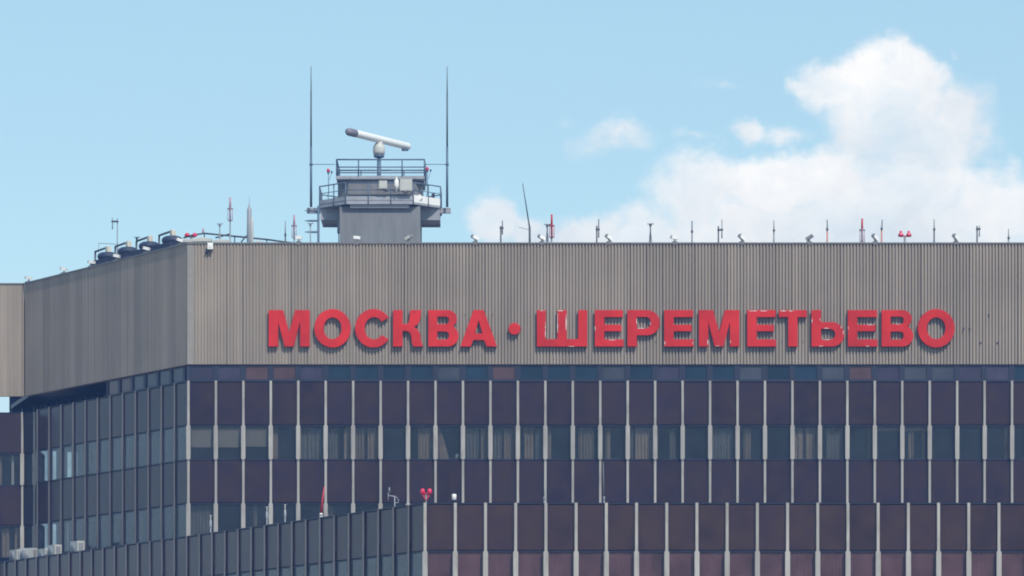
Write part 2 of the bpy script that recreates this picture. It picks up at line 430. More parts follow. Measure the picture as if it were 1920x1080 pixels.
sc2 = {7: [('c', .5, 1)], 1: [('d', 0, 1)], 2: [('d', 0, 1)], 5: [('d', .3, 1)]}
for k in range(NL):
    side.put('spandrel_panel', pan_su, k * P_L, rnd.uniform(0, .012), Z2)
    side.put('spandrel_panel', pan_sl, k * P_L, rnd.uniform(0, .012), Z4)
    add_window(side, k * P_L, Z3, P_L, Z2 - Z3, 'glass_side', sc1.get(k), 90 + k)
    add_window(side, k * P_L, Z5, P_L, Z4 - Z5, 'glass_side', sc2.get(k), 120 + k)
# strip windows right under the fascia
hs = ZF - .02 - Z1
kinds = {0: 'strip_purple', 1: 'strip_purple', 2: 'strip_bronze', 3: 'strip_bronze', 4: 'strip_purple', 9: 'strip_grey', 11: 'strip_bronze', 15: 'strip_grey',
         17: 'strip_purple', 20: 'strip_grey', 23: 'strip_grey', 24: 'strip_bronze', 25: 'strip_purple', 26: 'strip_grey', 27: 'strip_grey', 28: 'strip_purple', 29: 'strip_purple'}
for k in range(NB):
    wm, fm = strip_meshes(P_F, hs, kinds.get(k, 'strip_blue'))
    o = front.put('strip_window', wm, k * P_F, 0, Z1 + .03); put('frame', fm, o)
for k in range(6, NL):
    kd = 'strip_bronze' if k in (6, 7) and k < 8 else 'strip_grey'
    wm, fm = strip_meshes(P_L, hs, kd)
    o = side.put('strip_window', wm, (k - .5) * P_L, .12, Z1 + .03); put('frame', fm, o)
wm, fm = strip_meshes(P_L * .5, hs, 'strip_purple'); o = side.put('strip_window', wm, (NL - .5) * P_L, .12, Z1 + .03); put('frame', fm, o)
# walls behind panels, rooms behind windows
def rooms(fac, W, bands, depth=2.4):
    b = MB()
    for z0, z1 in bands:                                    # floor, ceiling, rear wall
        b.box(0, W, .14, depth, z0 - .12, z0); b.box(0, W, .14, depth, z1, z1 + .12); b.box(0, W, depth, depth + .1, z0 - .12, z1 + .12)
    o = MB.build(b, 'room_interior', 'interior'); o.parent = fac.root; o.location = fac.w(0, 0) - fac.rl; o.rotation_euler = (0, 0, fac.rz)
def backing(fac, W, bands, ins=0.0):
    b = MB()
    for z0, z1 in bands: b.box(ins, W - ins, .052, .125, z0, z1)
    o = b.build('wall', 'backing'); o.parent = fac.root; o.location = fac.w(0, 0) - fac.rl; o.rotation_euler = (0, 0, fac.rz)
rooms(front, Wf, [(Z3, Z2), (Z5, Z4)]); rooms(side, Ws - 1.5, [(Z3, Z2), (Z5, Z4)])
backing(front, Wf, [(Z2 - .01, Z1 + .03), (Z4 - .01, Z3 + .01), (0, Z5 + .01)], .0); backing(side, Ws, [(Z2 - .01, Z1 + .03), (Z4 - .01, Z3 + .01), (0, Z5 + .01)], .07)
# parapet cap of the lower storeys on both walls
b = MB(); b.box(0, Wf, -.03, .14, Z1 + .0, Z1 + .028); o = front.put('ledge', b.mesh('ledge', 'frame'), 0)
b = MB(); b.box(0, Ws - .02, -.03, 2.6, Z1, Z1 + .026); side.put('ledge', b.mesh('ledge', 'frame'), 0)
# fascia: front, side, and the screen beyond the far corner
RA = Vector((PX(352, Y0), Y0, 0))
LF = 17.54
farF = RA - dL * LF
def fdepth(x): 
    t = max(0, min(1, (x - 3.0) / 7.0)); return .048 + .028 * t * t * (3 - 2 * t)
f_front = Facade(terminal, (RA.x, RA.y), 0.0)
f_side = Facade(terminal, (farF.x, farF.y), R(-60))
ribbed('fascia', Wf + .1 - .26, ZF, ZT, f_front, .26, depth=fdepth, seed=5, amp=.07)
b = MB(); b.box(-.02, .26, .012, .30, ZF, ZT); f_front.put('corner_trim', b.mesh('corner_trim', 'corner'), 0)
ribbed('fascia', LF - .12, ZF, ZT, f_side, .10, depth=lambda x: .018, seed=11, amp=.13)
f_far = Facade(terminal, (farF.x - 2.9, farF.y), 0.0)
ribbed('fascia', 2.9 + .02, ZF, ZT, f_far, 0, depth=lambda x: .02, seed=17, amp=.07)
b = MB(); b.box(-.05, Wf + .2, -.035, .40, ZT + .002, ZT + .06); f_front.put('coping', b.mesh('coping', 'trim'), 0)
b = MB(); b.box(0, LF - .08, -.035, .40, ZT + .004, ZT + .062); f_side.put('coping', b.mesh('coping', 'trim'), 0)
b = MB(); b.box(0, 2.9, -.035, .40, ZT + .002, ZT + .058); f_far.put('coping', b.mesh('coping', 'trim'), 0)
# roof and soffit (one slab with the outline of the top floor), shaded wall of the open gallery
XR = XA + Wf
gal0, gal1 = 8.35, 24.3
inw = Vector((.866, .5, 0))
base = Vector((XA, Y0 + .1, 0)) + inw * 2.2
gA, gB = base - dL * gal0, base - dL * gal1
foot = [(RA.x + .35, Y0 + .36), (XR, Y0 + .36), (XR, 236), (gB.x + 1.2, 236), (gB.x + .02, gB.y + .1), (farF.x + .2, farF.y + .35)]
rl = Vector(terminal.location)
b = MB(); b.prism([(x - rl.x, y - rl.y) for x, y in foot], 26.0, 26.2); b.build('roof', 'roof', terminal)
b = MB(); b.prism([(x - rl.x, y - rl.y) for x, y in foot], ZF + .012, ZF + .2); b.build('soffit', 'frame', terminal)
b = MB()
W_ = gal1 - gal0
b.box(0, W_, 0, .2, Z1 - .2, 25.95)
for k in range(int(W_ / 1.333)): b.box(k * 1.333 + .3, k * 1.333 + .36, -.05, -.002, Z1, ZF - .05, 1)
o = b.build('gallery_wall', ['backing', 'steel'], terminal); o.location = gB - rl; o.rotation_euler = (0, 0, R(-60))
# body behind: closes the volume towards the rear and the right
b = MB(); b.box(XR - .2 - rl.x, XR - rl.x, .4, 36, 0, ZF); b.box(gB.x + 2 - rl.x, XR - .2 - rl.x, 35.7, 36, 0, ZF); b.build('rear_wall', 'plain', terminal)
# far wing front beyond the side wall
YF3 = 215.6
NF = 2
far = Facade(terminal, (PX(42, YF3) - P_F * NF, YF3), 0.0)
xs3 = [P_F * k for k in range(NF + 1)] + [P_F * NF + PX(65, YF3) - PX(42, YF3)]
for k, x in enumerate(xs3): far.put('mullion', mul_me, x)
far_cur = {1: [('w', .50, .68), ('c', .05, .2)]}
far_cur2 = {1: [('c', .12, .5), ('c', .64, .98)], 0: [('c', .4, .9)]}
for k in range(NF + 1):
    w = xs3[k + 1] - xs3[k]
    far.put('spandrel_panel', panel_mesh(w, Z1 - Z2, 'panel'), xs3[k], 0, Z2); far.put('spandrel_panel', panel_mesh(w, Z3 - Z4, 'panel'), xs3[k], 0, Z4)
    add_window(far, xs3[k], Z3, w, Z2 - Z3, 'glass', far_cur.get(k), 200 + k); add_window(far, xs3[k], Z5, w, Z4 - Z5, 'glass', far_cur2.get(k), 220 + k)
W3 = xs3[-1] + .22
rooms(far, W3, [(Z3, Z2), (Z5, Z4)]); backing(far, W3, [(Z2 - .01, Z1 + .03), (Z4 - .01, Z3 + .01), (0, Z5 + .01)])
b = MB(); b.box(xs3[-1], W3, -.01, .05, 0, Z1); far.put('wall', b.mesh('wall', 'panel'), 0)
b = MB(); b.box(.001, .15, .06, 10.0, 0, Z1 - .002); far.put('wall', b.mesh('wall', 'plain'), 0)
b = MB(); b.box(0, W3, -.03, 6.0, Z1 + .0, Z1 + .026); far.put('ledge', b.mesh('ledge', 'frame'), 0)
# bolts left in the fascia beyond the sign
for px, py in ((1807, 616), (1818, 616), (1854, 590), (1839, 643), (1870, 643)):
    b = MB(); b.rod((0, 0, 0), (0, .10, 0), .042, n=8); b.rod((0, .0, 0), (0, -.05, 0), .02, n=6)
    b.build('wall_bolt', 'dark', terminal, Vector((PX(px, Y0), Y0 - .012, PZ(py, Y0))) - rl)

# ------------------------------------------------------------------ lower wing in front
YB = 174.0
XB = PX(797, YB)
wing = thing('terminal_wing', 'lower dark glass wing standing in front of the taller terminal, with blank parapet storey', 'building', (XB, YB, 0))
P_W, P_WL, NW, NWL = 56.6 * YB / F, 1.352, 26, 34
W1, W2, W3z = 13.60, PZ(1033, YB), PZ(1104, YB)
wf = Facade(wing, (XB, YB), 0.0)
dWd = Vector((.4549, -.8905, 0)); aW = math.atan2(dWd.y, dWd.x)
wside = Facade(wing, Vector((XB, YB, 0)) - dWd * (P_WL * NWL), aW)
mseg = [(W2, W1 + .04, False), (W3z, W2, True)]
mw = mullion_mesh(mseg, 'mull_wing', .122, .20)
for k in range(NW + 1): wf.put('mullion', mw, k * P_W)
mws = mullion_mesh(mseg, 'mull_wing_side', .115, .17, .075, .09, 'cap_side')
for k in range(NWL): wside.put('mullion', mws, k * P_WL)
pw, pws = panel_mesh(P_W, W1 - W2, 'panel_wing'), panel_mesh(P_WL, W1 - W2, 'panel_wing')
wcur = {2: [('c', .25, .5)], 6: [('c', .3, .6)], 12: [('c', .35, .75)], 13: [('d', 0, 1)], 18: [('c', .3, .7)], 9: [('d', .2, .7)], 4: [('d', 0, .6)]}
for k in range(NW):
    wf.put('spandrel_panel', pw, k * P_W, rnd.uniform(0, .012), W2)
    add_window(wf, k * P_W, W3z, P_W, W2 - W3z, 'glass_wing', wcur.get(k), 300 + k)
for k in range(NWL):
    wside.put('spandrel_panel', pws, k * P_WL, rnd.uniform(0, .012), W2)
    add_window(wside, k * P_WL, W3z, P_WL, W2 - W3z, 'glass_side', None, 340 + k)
Ww, Wws = P_W * NW, P_WL * NWL
rooms(wf, Ww, [(W3z, W2)]); rooms(wside, Wws - 1.3, [(W3z, W2)])
backing(wf, Ww, [(W2 - .01, W1), (0, W3z + .01)]); backing(wside, Wws, [(W2 - .01, W1), (0, W3z + .01)], .07)
b = MB(); b.box(-.02, Ww, -.03, .30, W1 + .0, W1 + .045); wf.put('coping', b.mesh('coping', 'frame'), 0)
b = MB(); b.box(0, Wws - .10, -.03, .30, W1 + .002, W1 + .047); wside.put('coping', b.mesh('coping', 'frame'), 0)
wl = Vector(wing.location); we = wside.w(0, .2)
roof_w = [(XB + .25, YB + .15), (XB + Ww, YB + .15), (XB + Ww, Y0 - .02), (XA - .3, Y0 - .02), (farL.x - .3, farL.y - .4), (we.x + .4, we.y - .2)]
b = MB(); b.prism([(x - wl.x, y - wl.y) for x, y in roof_w], 13.0, 13.2); b.build('roof', 'roof', wing)
def on_wing_side(px, back=.5):
    """point a little behind the parapet of the wing's side wall that appears at this column"""
    u = (px - CX) / F; n = Vector((.8905, .4549, 0)) * back
    t = ((XB + n.x) - u * (YB + n.y)) / (.4549 + u * .8905)
    return Vector((XB + n.x - .4549 * t, YB + n.y + .8905 * t, 13.2))

# ------------------------------------------------------------------ the sign
def arc(cx, cy, rx, ry, a0, a1, n=18):
    return [(cx + rx * math.cos(R(a0 + (a1 - a0) * k / n)), cy + ry * math.sin(R(a0 + (a1 - a0) * k / n))) for k in range(n + 1)]
def ell(cx, cy, rx, ry, n=40): return arc(cx, cy, rx, ry, 0, 360, n)[:-1]
H = 68.5
def g_M(w): return [[(0, 0), (0, H), (w * .355, H), (w * .5, 27), (w * .645, H), (w, H), (w, 0), (w * .765, 0), (w * .765, 45), (w * .612, 0), (w * .388, 0), (w * .235, 45), (w * .235, 0)]]
def g_O(w): return [ell(w / 2, H / 2, w / 2, H / 2 + 2), ell(w / 2, H / 2, w / 2 - 17.5, H / 2 - 14)]
def g_C(w):
    c = 34.5; return [arc(c, H / 2, 34.5, H / 2 + 2, 34, 326, 36) + arc(c + 1, H / 2, 17.5, H / 2 - 13.5, 324, 36, 30)]
def g_K(w): return [[(0, 0), (0, H), (18, H), (18, 43), (25, 42), (29, 45), (31, 52), (32, H), (53, H), (52, 57), (50, 48), (46, 41), (39, 36.5), (47, 32), (51, 24), (53, 10), (57, 0), (38, 0), (35, 9), (34, 20), (31, 27), (26, 29), (18, 29), (18, 0)]]
def g_B(w):
    return [[(0, 0), (0, H)] + arc(w - 21, 52, 18, 16.5, 90, -50, 12) + arc(w - 20.5, 20, 20.5, 20, 58, -90, 14),
            [(17, 42), (17, 56)] + arc(w - 24, 49, 6, 7, 90, -90, 8), [(17, 13), (17, 28)] + arc(w - 25, 20.5, 7, 7.5, 90, -90, 8)]
def g_A(w): return [[(0, 0), (w * .36, H), (w * .64, H), (w, 0), (w * .715, 0), (w * .645, 12), (w * .355, 12), (w * .285, 0)], [(w * .40, 24.5), (w * .60, 24.5), (w * .5, 49)]]
def g_SH(w): return [[(0, 0), (0, H), (17, H), (17, 14), (w / 2 - 9, 14), (w / 2 - 9, H), (w / 2 + 9, H), (w / 2 + 9, 14), (w - 17, 14), (w - 17, H), (w, H), (w, 0)]]
def g_E(w): return [[(0, 0), (0, H), (w - 1, H), (w - 1, H - 13.5), (18, H - 13.5), (18, 41), (w - 4, 41), (w - 4, 28.5), (18, 28.5), (18, 13.5), (w, 13.5), (w, 0)]]
def g_P(w): return [[(0, 0), (0, H)] + arc(w - 24, H / 2 + 10.5, 24, H / 2 - 10.5, 90, -90, 16) + [(18, 21), (18, 0)], [(18, 34), (18, 55.5)] + arc(w - 27, 44.7, 10, 10.7, 90, -90, 10)]
def g_T(w): return [[(w / 2 - 9, 0), (w / 2 - 9, H - 13.5), (0, H - 13.5), (0, H), (w, H), (w, H - 13.5), (w / 2 + 9, H - 13.5), (w / 2 + 9, 0)]]
def g_SOFT(w): return [[(0, 0), (0, H), (18, H), (18, 46)] + arc(w - 23, 23, 23, 23, 90, -90, 16), [(18, 13), (18, 33)] + arc(w - 27, 23, 10, 10, 90, -90, 10)]
def g_DOT(w): return [ell(w / 2, H / 2 - 1, w / 2, w / 2, 28)]

YS = Y0 - .03                                            # plane of the letter backs; fronts stand 0.2 m further out
UM = YS / F
sign = thing('sign', 'red block letters МОСКВА • ШЕРЕМЕТЬЕВО standing off the grey ribbed fascia', 'sign', (PX(504, YS), YS, PZ(650.5, YS)))
letters = [('М', g_M, 504, 581), ('О', g_O, 589.5, 658), ('С', g_C, 666, 729), ('К', g_K, 737, 794), ('В', g_B, 803, 860), ('А', g_A, 863, 932),
           ('•', g_DOT, 953.5, 976), ('Ш', g_SH, 1006.5, 1101), ('Е', g_E, 1115, 1169), ('Р', g_P, 1176, 1237), ('Е', g_E, 1245, 1300.5), ('М', g_M, 1310, 1386),
           ('Е', g_E, 1400.5, 1455), ('Т', g_T, 1460, 1512.5), ('Ь', g_SOFT, 1521, 1582.5), ('Е', g_E, 1589, 1645), ('В', g_B, 1652.5, 1712), ('О', g_O, 1720, 1789.5)]
DEP = .17
for ch, gf, a, c in letters:
    cu = bpy.data.curves.new('letter', 'CURVE'); cu.dimensions = '2D'; cu.fill_mode = 'BOTH'
    for poly in gf(c - a):
        sp = cu.splines.new('POLY'); sp.points.add(len(poly) - 1); sp.use_cyclic_u = True
        for p, (x, y) in zip(sp.points, poly): p.co = (x * UM, y * UM, 0, 1)
    cu.extrude = DEP / 2 - .012; cu.bevel_depth = .012; cu.bevel_resolution = 1; cu.offset = -.012
    tmp = bpy.data.objects.new('letter_tmp', cu); COL.objects.link(tmp)
    dg = bpy.context.evaluated_depsgraph_get(); dg.update()
    me = bpy.data.meshes.new_from_object(tmp.evaluated_get(dg)); bpy.data.objects.remove(tmp); bpy.data.curves.remove(cu)
    me.name = 'letter'; me.transform(Matrix.Rotation(R(90), 4, 'X')); me.transform(Matrix.Translation((0, -DEP / 2, 0)))
    me.materials.clear(); me.materials.append(M['red']); me.materials.append(M['red_side']); me.materials.append(M['chip'])
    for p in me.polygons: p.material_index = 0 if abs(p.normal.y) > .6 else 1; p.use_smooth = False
    o = put('letter', me, sign, Vector((PX(a, YS), YS, PZ(650.5, YS))) - Vector(sign.location))
    # stand-off studs
    b = MB()
    for fx in ((.12, .88) if ch != '•' else (.5,)):
        for z in ((.15, .9) if ch != '•' else (.5,)):
            x = (9 if fx < .5 else (c - a) - 9) * UM if ch in 'МШЕРВЬК' and fx < .5 else fx * (c - a) * UM
            b.rod((x, -.01, z * H * UM * .98 if ch != '•' else H / 2 * UM), (x, .06, z * H * UM * .98 if ch != '•' else H / 2 * UM), .02, n=6)
    b.build('stud', 'dark', o)
# flaked paint along some edges: white primer shows
chips = [(7, 1022.6, 604, 632, 'v'), (7, 1045.5, 587, 623, 'v'), (7, 1061.5, 588, 619, 'v'), (7, 1012, 1022, 582.5, 'h'), (7, 1045, 1056, 582.5, 'h'), (7, 1066, 1077, 649.5, 'h'),
         (8, 1116, 612, 620, 'v'), (8, 1142, 1154, 637.5, 'h'), (9, 1194, 597, 609, 'v'), (9, 1195, 1207, 615.5, 'h'), (9, 1219, 603, 609, 'v'), (10, 1246.5, 640, 647, 'v'), (10, 1299, 640, 645, 'v'),
         (11, 1327, 637, 646, 'v'), (11, 1342, 1349, 648.5, 'h'), (11, 1369.5, 638, 643, 'v'), (12, 1404, 1420, 583, 'h'), (12, 1426, 1438, 583, 'h'), (13, 1463, 1474, 583, 'h'), (13, 1478, 1489, 583, 'h'),
         (14, 1522.5, 596, 605, 'v'), (14, 1538, 597, 601, 'v'), (14, 1545, 1555, 615.5, 'h'), (14, 1577, 611, 616, 'v'), (14, 1581, 619, 626, 'v'), (14, 1544, 1556, 637, 'h'), (14, 1536, 1543, 649, 'h'),
         (15, 1590.5, 611, 618, 'v'), (15, 1627, 1636, 609, 'h'), (15, 1624, 1630, 649, 'h'), (16, 1680, 1686, 608, 'h')]
lets = [o for o in sign.children]
YC = YS - DEP - .004
by = {}
for (i, p, q, r, d) in chips:
    b = by.setdefault(i, MB()); n = 7; pts1, pts2 = [], []
    for k in range(n):
        u = k / (n - 1); wdt = rnd.uniform(.15, .8) * (.4 + .6 * math.sin(math.pi * min(.95, max(.05, u))))
        if d == 'v': y = q + (r - q) * u; pts1.append((p - wdt, y)); pts2.append((p + wdt, y))
        else: x = p + (q - p) * u; pts1.append((x, r - wdt)); pts2.append((x, r + wdt))
    o = lets[i]; off = Vector(sign.location) + Vector(o.location)
    W = lambda pt, yy: tuple(Vector((PX(pt[0], YC), yy, PZ(pt[1], YC))) - off)
    for k in range(n - 1):
        f4 = [W(pts1[k], YC), W(pts1[k + 1], YC), W(pts2[k + 1], YC), W(pts2[k], YC)]
        b.quad(f4)
for i, b in by.items():
    b.build('chipped_paint', 'chip', lets[i]); lets[i]['label'] = 'red letter ' + letters[i][0] + ' with flaked white patches along its edges'

# ------------------------------------------------------------------ radar tower
YT = 213.5
tower = thing('radar_tower', 'grey concrete radar tower with railed eight-sided platform on the terminal roof', 'tower', (PX(712.5, YT), YT + 1.9, 26.2))
tl = Vector(tower.location)
def T(px, py, Y): return Vector((PX(px, Y), Y, PZ(py, Y))) - tl
hw = (788 - 637) / 2 * YT / F
b = MB(); b.box(-hw, hw, -1.9, 1.9, 0, 3.95)
for k in (-.55, .02, .45): b.box(hw * k - .012, hw * k + .012, -1.906, -1.9, 0, 3.95, 1)
b.build('shaft', ['concrete', 'grey'], tower)
fx0, fx1 = PX(648, 213.2) - tl.x, PX(775, 213.2) - tl.x
sx0, sx1 = PX(599, 214.6) - tl.x, PX(826, 214.6) - tl.x
yf, yc, yr = 213.2 - tl.y, 214.6 - tl.y, 217.4 - tl.y
octo = [(fx0, yf), (fx1, yf), (sx1, yc), (sx1, yr), (fx1, yr + 1.4), (fx0, yr + 1.4), (sx0, yr), (sx0, yc)]
def inset(poly, d):
    cx = sum(p[0] for p in poly) / len(poly); cy = sum(p[1] for p in poly) / len(poly)
    return [(x + (cx - x) * d, y + (cy - y) * d) for x, y in poly]
zb0, zb1 = 30.22 - tl.z, 30.32 - tl.z
b = MB(); b.prism(octo, zb0, zb1); b.build('platform', 'steel_lt', tower)
b = MB()
n8 = len(octo)
for k in range(n8):                                                  # upstand with two flanges around the platform edge
    p, q = Vector((*octo[k], 0)), Vector((*octo[(k + 1) % n8], 0)); dd = (q - p).normalized(); nn = Vector((-dd.y, dd.x, 0))
    if k == 1: continue
    for z0, z1, o_ in ((zb1 + .0, zb1 + .08, .0), (zb1 + .08, zb1 + .13, -.02), (zb1 + .13, zb1 + .26, .0)):
        a0, a1 = p + nn * (o_), q + nn * (o_); c0, c1 = p + nn * (.04), q + nn * (.04)
        i = len(b.v)
        b.v += [tuple(v) for v in ((a0.x, a0.y, z0), (a1.x, a1.y, z0), (c1.x, c1.y, z0), (c0.x, c0.y, z0), (a0.x, a0.y, z1), (a1.x, a1.y, z1), (c1.x, c1.y, z1), (c0.x, c0.y, z1))]
        for f in ((0, 3, 2, 1), (4, 5, 6, 7), (0, 1, 5, 4), (1, 2, 6, 5), (2, 3, 7, 6), (3, 0, 4, 7)): b.f.append(tuple(i + j for j in f)); b.m.append(0); b.sm.append(False)
b.build('toe_board', 'steel_lt', tower)
p, q = Vector((*octo[1], 0)), Vector((*octo[2], 0)); b = MB()
dd = (q - p).normalized(); nn = Vector((-dd.y, dd.x, 0))
pp = p + dd * .1
i = 0
b.v = [tuple(v) for v in ((p.x, p.y, zb1), (q.x, q.y, zb1), (q.x + nn.x * .05, q.y + nn.y * .05, zb1), (p.x + nn.x * .05, p.y + nn.y * .05, zb1),
       (p.x, p.y, zb1 + .33), (q.x, q.y, zb1 + .33), (q.x + nn.x * .05, q.y + nn.y * .05, zb1 + .33), (p.x + nn.x * .05, p.y + nn.y * .05, zb1 + .33))]
for f in ((0, 3, 2, 1), (4, 5, 6, 7), (0, 1, 5, 4), (1, 2, 6, 5), (2, 3, 7, 6), (3, 0, 4, 7)): b.f.append(f); b.m.append(0); b.sm.append(False)
b.build('white_panel', 'white', tower)
# guard rail of the platform
b = MB()
posts = []
for k in range(n8):
    p, q = Vector((*octo[k], 0)), Vector((*octo[(k + 1) % n8], 0)); m_ = 3 if (p - q).length > 2.5 else 1
    for j in range(m_ + 1 if False else m_): posts.append(p.lerp(q, j / m_))
    if m_ == 1: posts.append(p.lerp(q, .55))
for p in posts: b.rod((p.x, p.y, zb0), (p.x, p.y, 31.22 - tl.z), .028, n=6)
for z in (31.22 - tl.z, 30.88 - tl.z):
    for k in range(n8):
        p, q = octo[k], octo[(k + 1) % n8]; b.rod((*p, z), (*q, z), .028 if z > 4.9 else .018, n=6)
b.build('railing', 'steel', tower)
# sloped supports under the platform
b = MB()
for s0, s1 in ((sx0 + .04, -hw - .003), (hw + .003, sx1 - .04)):
    b.box(s0, s1, yc + .1, yr - .2, 29.74 - tl.z, 30.0 - tl.z)
    b.box(s0 - .0, s1, yc + .0, yc + .08, 29.66 - tl.z, zb0 - .003); b.box(s0, s1, yr - .18, yr - .1, 29.66 - tl.z, zb0 - .003)
b.box(fx0 + .2, fx1 - .2, yf + .12, -1.903, 30.06 - tl.z, zb0 - .003, 0)
b.build('support_frame', 'steel_lt', tower)
for px0, px1 in ((575, 602), (821, 845)):
    b = MB(); b.box(PX(px0, 215) - tl.x, PX(px1, 215) - tl.x, -.28, -.02, 30.06 - tl.z, 30.30 - tl.z); b.build('outrigger', 'steel_lt', tower)
# upper cabin with roof slab and second railing
cx0, cx1 = PX(632, 213.3) - tl.x, PX(791, 213.3) - tl.x
cy0 = 213.75 - tl.y
cab = [(cx0 + .5, cy0 - .1), (cx1 - .3, cy0 - .1), (cx1, cy0 + .4), (cx1, cy0 + 3.2), (cx0, cy0 + 3.2), (cx0, cy0 + .5)]
b = MB(); b.prism(cab, zb1 + .002, 31.38 - tl.z); b.build('cabin', 'concrete', tower)
slab = [(cx0 - .04, cy0 - .22), (cx1 + .1, cy0 - .22), (cx1 + .1, cy0 + 3.4), (cx0 - .04, cy0 + 3.4)]
b = MB(); b.prism(slab, 31.39 - tl.z, 31.58 - tl.z); b.box(cx0 - .07, cx1 + .13, cy0 - .26, cy0 - .223, 31.43 - tl.z, 31.52 - tl.z, 0); b.build('cabin_roof', 'steel_lt', tower)
b = MB(); zr = 31.58 - tl.z
def rect_rail(b, x0, x1, y0, y1, zs, posts_x, z0, r):
    for z in zs:
        for p, q in (((x0, y0), (x1, y0)), ((x1, y0), (x1, y1)), ((x1, y1), (x0, y1)), ((x0, y1), (x0, y0))): b.rod((*p, z), (*q, z), r if z == zs[0] else r * .8, n=6)
    for x in posts_x:
        for y in (y0, y1): b.rod((x, y, z0), (x, y, zs[0]), r, n=6)
    for y in (y0 + (y1 - y0) * .5,):
        for x in (x0, x1): b.rod((x, y, z0), (x, y, zs[0]), r, n=6)
rx0, rx1 = PX(630.5, 213.05) - tl.x, PX(795.5, 213.05) - tl.x
rect_rail(b, rx0, rx1, cy0 - .25, cy0 + 3.3, [32.33 - tl.z, 31.98 - tl.z, 31.72 - tl.z], [rx0, PX(671.5, 213) - tl.x, PX(753.5, 213) - tl.x, rx1], zr, .034)
b.build('railing', 'steel', tower)
# equipment on the front railing
def tbox(px0, px1, py0, py1, name, m, Y=213.15, d=.25):
    a = T(px0, py1, Y); c = T(px1, py0, Y); b = MB(); b.box(a.x, c.x, a.y - d, a.y, a.z, c.z); b.box(a.x + .03, c.x - .03, a.y - d - .012, a.y - d, a.z + .03, c.z - .03)
    return b.build(name, m, tower)
tbox(711, 726, 340, 355, 'equipment_box', 'offwhite', 213.15)
tbox(750, 773, 337, 359, 'equipment_box', 'offwhite', 213.15)
b = MB(); c0, c1 = T(743.5, 364, 213.0), T(743.5, 332, 213.0)
b.lathe([(.03, 0), (.04, .25), (.10, .30), (.11, .40), (.11, .60), (.08, .68), (.03, .70), (.025, .80)], c0, n=12); b.build('white_beacon', 'white', tower)
b = MB(); pts = [T(718 + k * 6, 356 + (3 if k % 3 == 1 else -1) + k * .5, 213.0) for k in range(9)]; b.path(pts, .022, 6); b.build('cable', 'dark', tower)
b = MB(); a = T(786, 371, 213.7); b.box(a.x - .32, a.x + .12, a.y - .2, a.y + .1, a.z - .12, a.z + .10, 0, Matrix.Rotation(R(-32), 3, 'Y'), a); b.build('equipment_box', 'white', tower).name = 'equipment_box'
b = MB(); a = T(812, 372, 214.6); b.box(a.x - .07, a.x + .08, a.y - .1, a.y + .1, 30.3 - tl.z, a.z + .22); b.build('equipment_box', 'dark', tower)
b = MB(); a = T(634, 425, YT); b.box(-hw - .13, -hw - .002, -1.6, -1.3, a.z - .25, a.z + .32); b.rod((-hw - .06, -1.45, 0), (-hw - .06, -1.45, a.z - .25), .025, n=6); b.build('cable_box', 'grey', tower)
# rotating radar
EL, ER = Vector((PX(653, 212.4), 212.4, PZ(246.5, 212.4))), Vector((PX(767, 217.2), 217.2, PZ(275.5, 217.2)))
zc = (EL.z + ER.z) / 2; EL.z = ER.z = zc; mid = (EL + ER) / 2
radar = thing('radar_antenna', 'white tubular rotating radar bar on a drum above the tower roof', 'radar antenna', (mid.x, mid.y, 31.58))
ro = Vector(radar.location); ax = (ER - EL).normalized(); ln = (ER - EL).length
b = MB(); b.lathe([(.12, 0), (.10, .15), (.092, 1.02)], n=14); b.lathe([(.22, 1.03), (.25, 1.08), (.25, 1.14), (.15, 1.16)], n=18); b.build('pedestal', 'steel', radar)
zt = zc - ro.z
b = MB(); b.lathe([(.20, 1.16), (.26, 1.17), (.285, 1.30), (.285, 1.48), (.25, 1.60), (.18, 1.68), (.14, zt - .1)], n=24); b.build('drum', 'offwhite', radar)
cut = .62
b = MB(); b.lathe([(.02, cut), (.172, cut + .001), (.176, cut + .1), (.172, ln - .16), (.14, ln - .04), (.05, ln)], EL - ro, axis=ax, n=22); b.build('antenna_bar', 'white', radar)
b = MB(); b.lathe([(.05, -.12), (.14, -.06), (.185, .06), (.185, cut - .02), (.12, cut + .003)], EL - ro, axis=ax, n=22); b.build('end_cap', 'capgrey', radar)
b = MB(); p = ER - ro - ax * .45; b.box(p.x - .12, p.x + .2, p.y - .12, p.y + .15, p.z - .24, p.z - .14); b.build('drain_block', 'steel', radar)

# ------------------------------------------------------------------ roof furniture
def tall_whip(px, label):
    Y = 215.0; x = PX(px, Y); o = thing('whip_antenna', label, 'antenna', (x, Y - .15, 30.30), group='tall whips beside the tower')
    b = MB(); b.rod((0, 0, 0), (0, 0, 2.8), .058, .05, 10); b.build('mast', 'steel', o)
    b = MB(); b.rod((0, 0, 2.8), (0, 0, 5.4), .042, .034, 8); b.rod((0, 0, 5.4), (0, 0, PZ(125, Y) - 30.3), .026, .014, 8); b.build('whip', 'rod_dark', o)
    b = MB(); s_ = 1 if px < 700 else -1; z = PZ(309, Y) - 30.3
    b.rod((0, 0, z), (s_ * (1.12 if px < 700 else 1.02), 0, z), .016, n=6); b.rod((0, 0, z - .05), (0, 0, z + .05), .075, n=8); b.build('stay', 'steel', o)
tall_whip(583.5, 'tall thin whip antenna rising left of the radar tower')
tall_whip(838.5, 'tall thin whip antenna rising right of the radar tower')

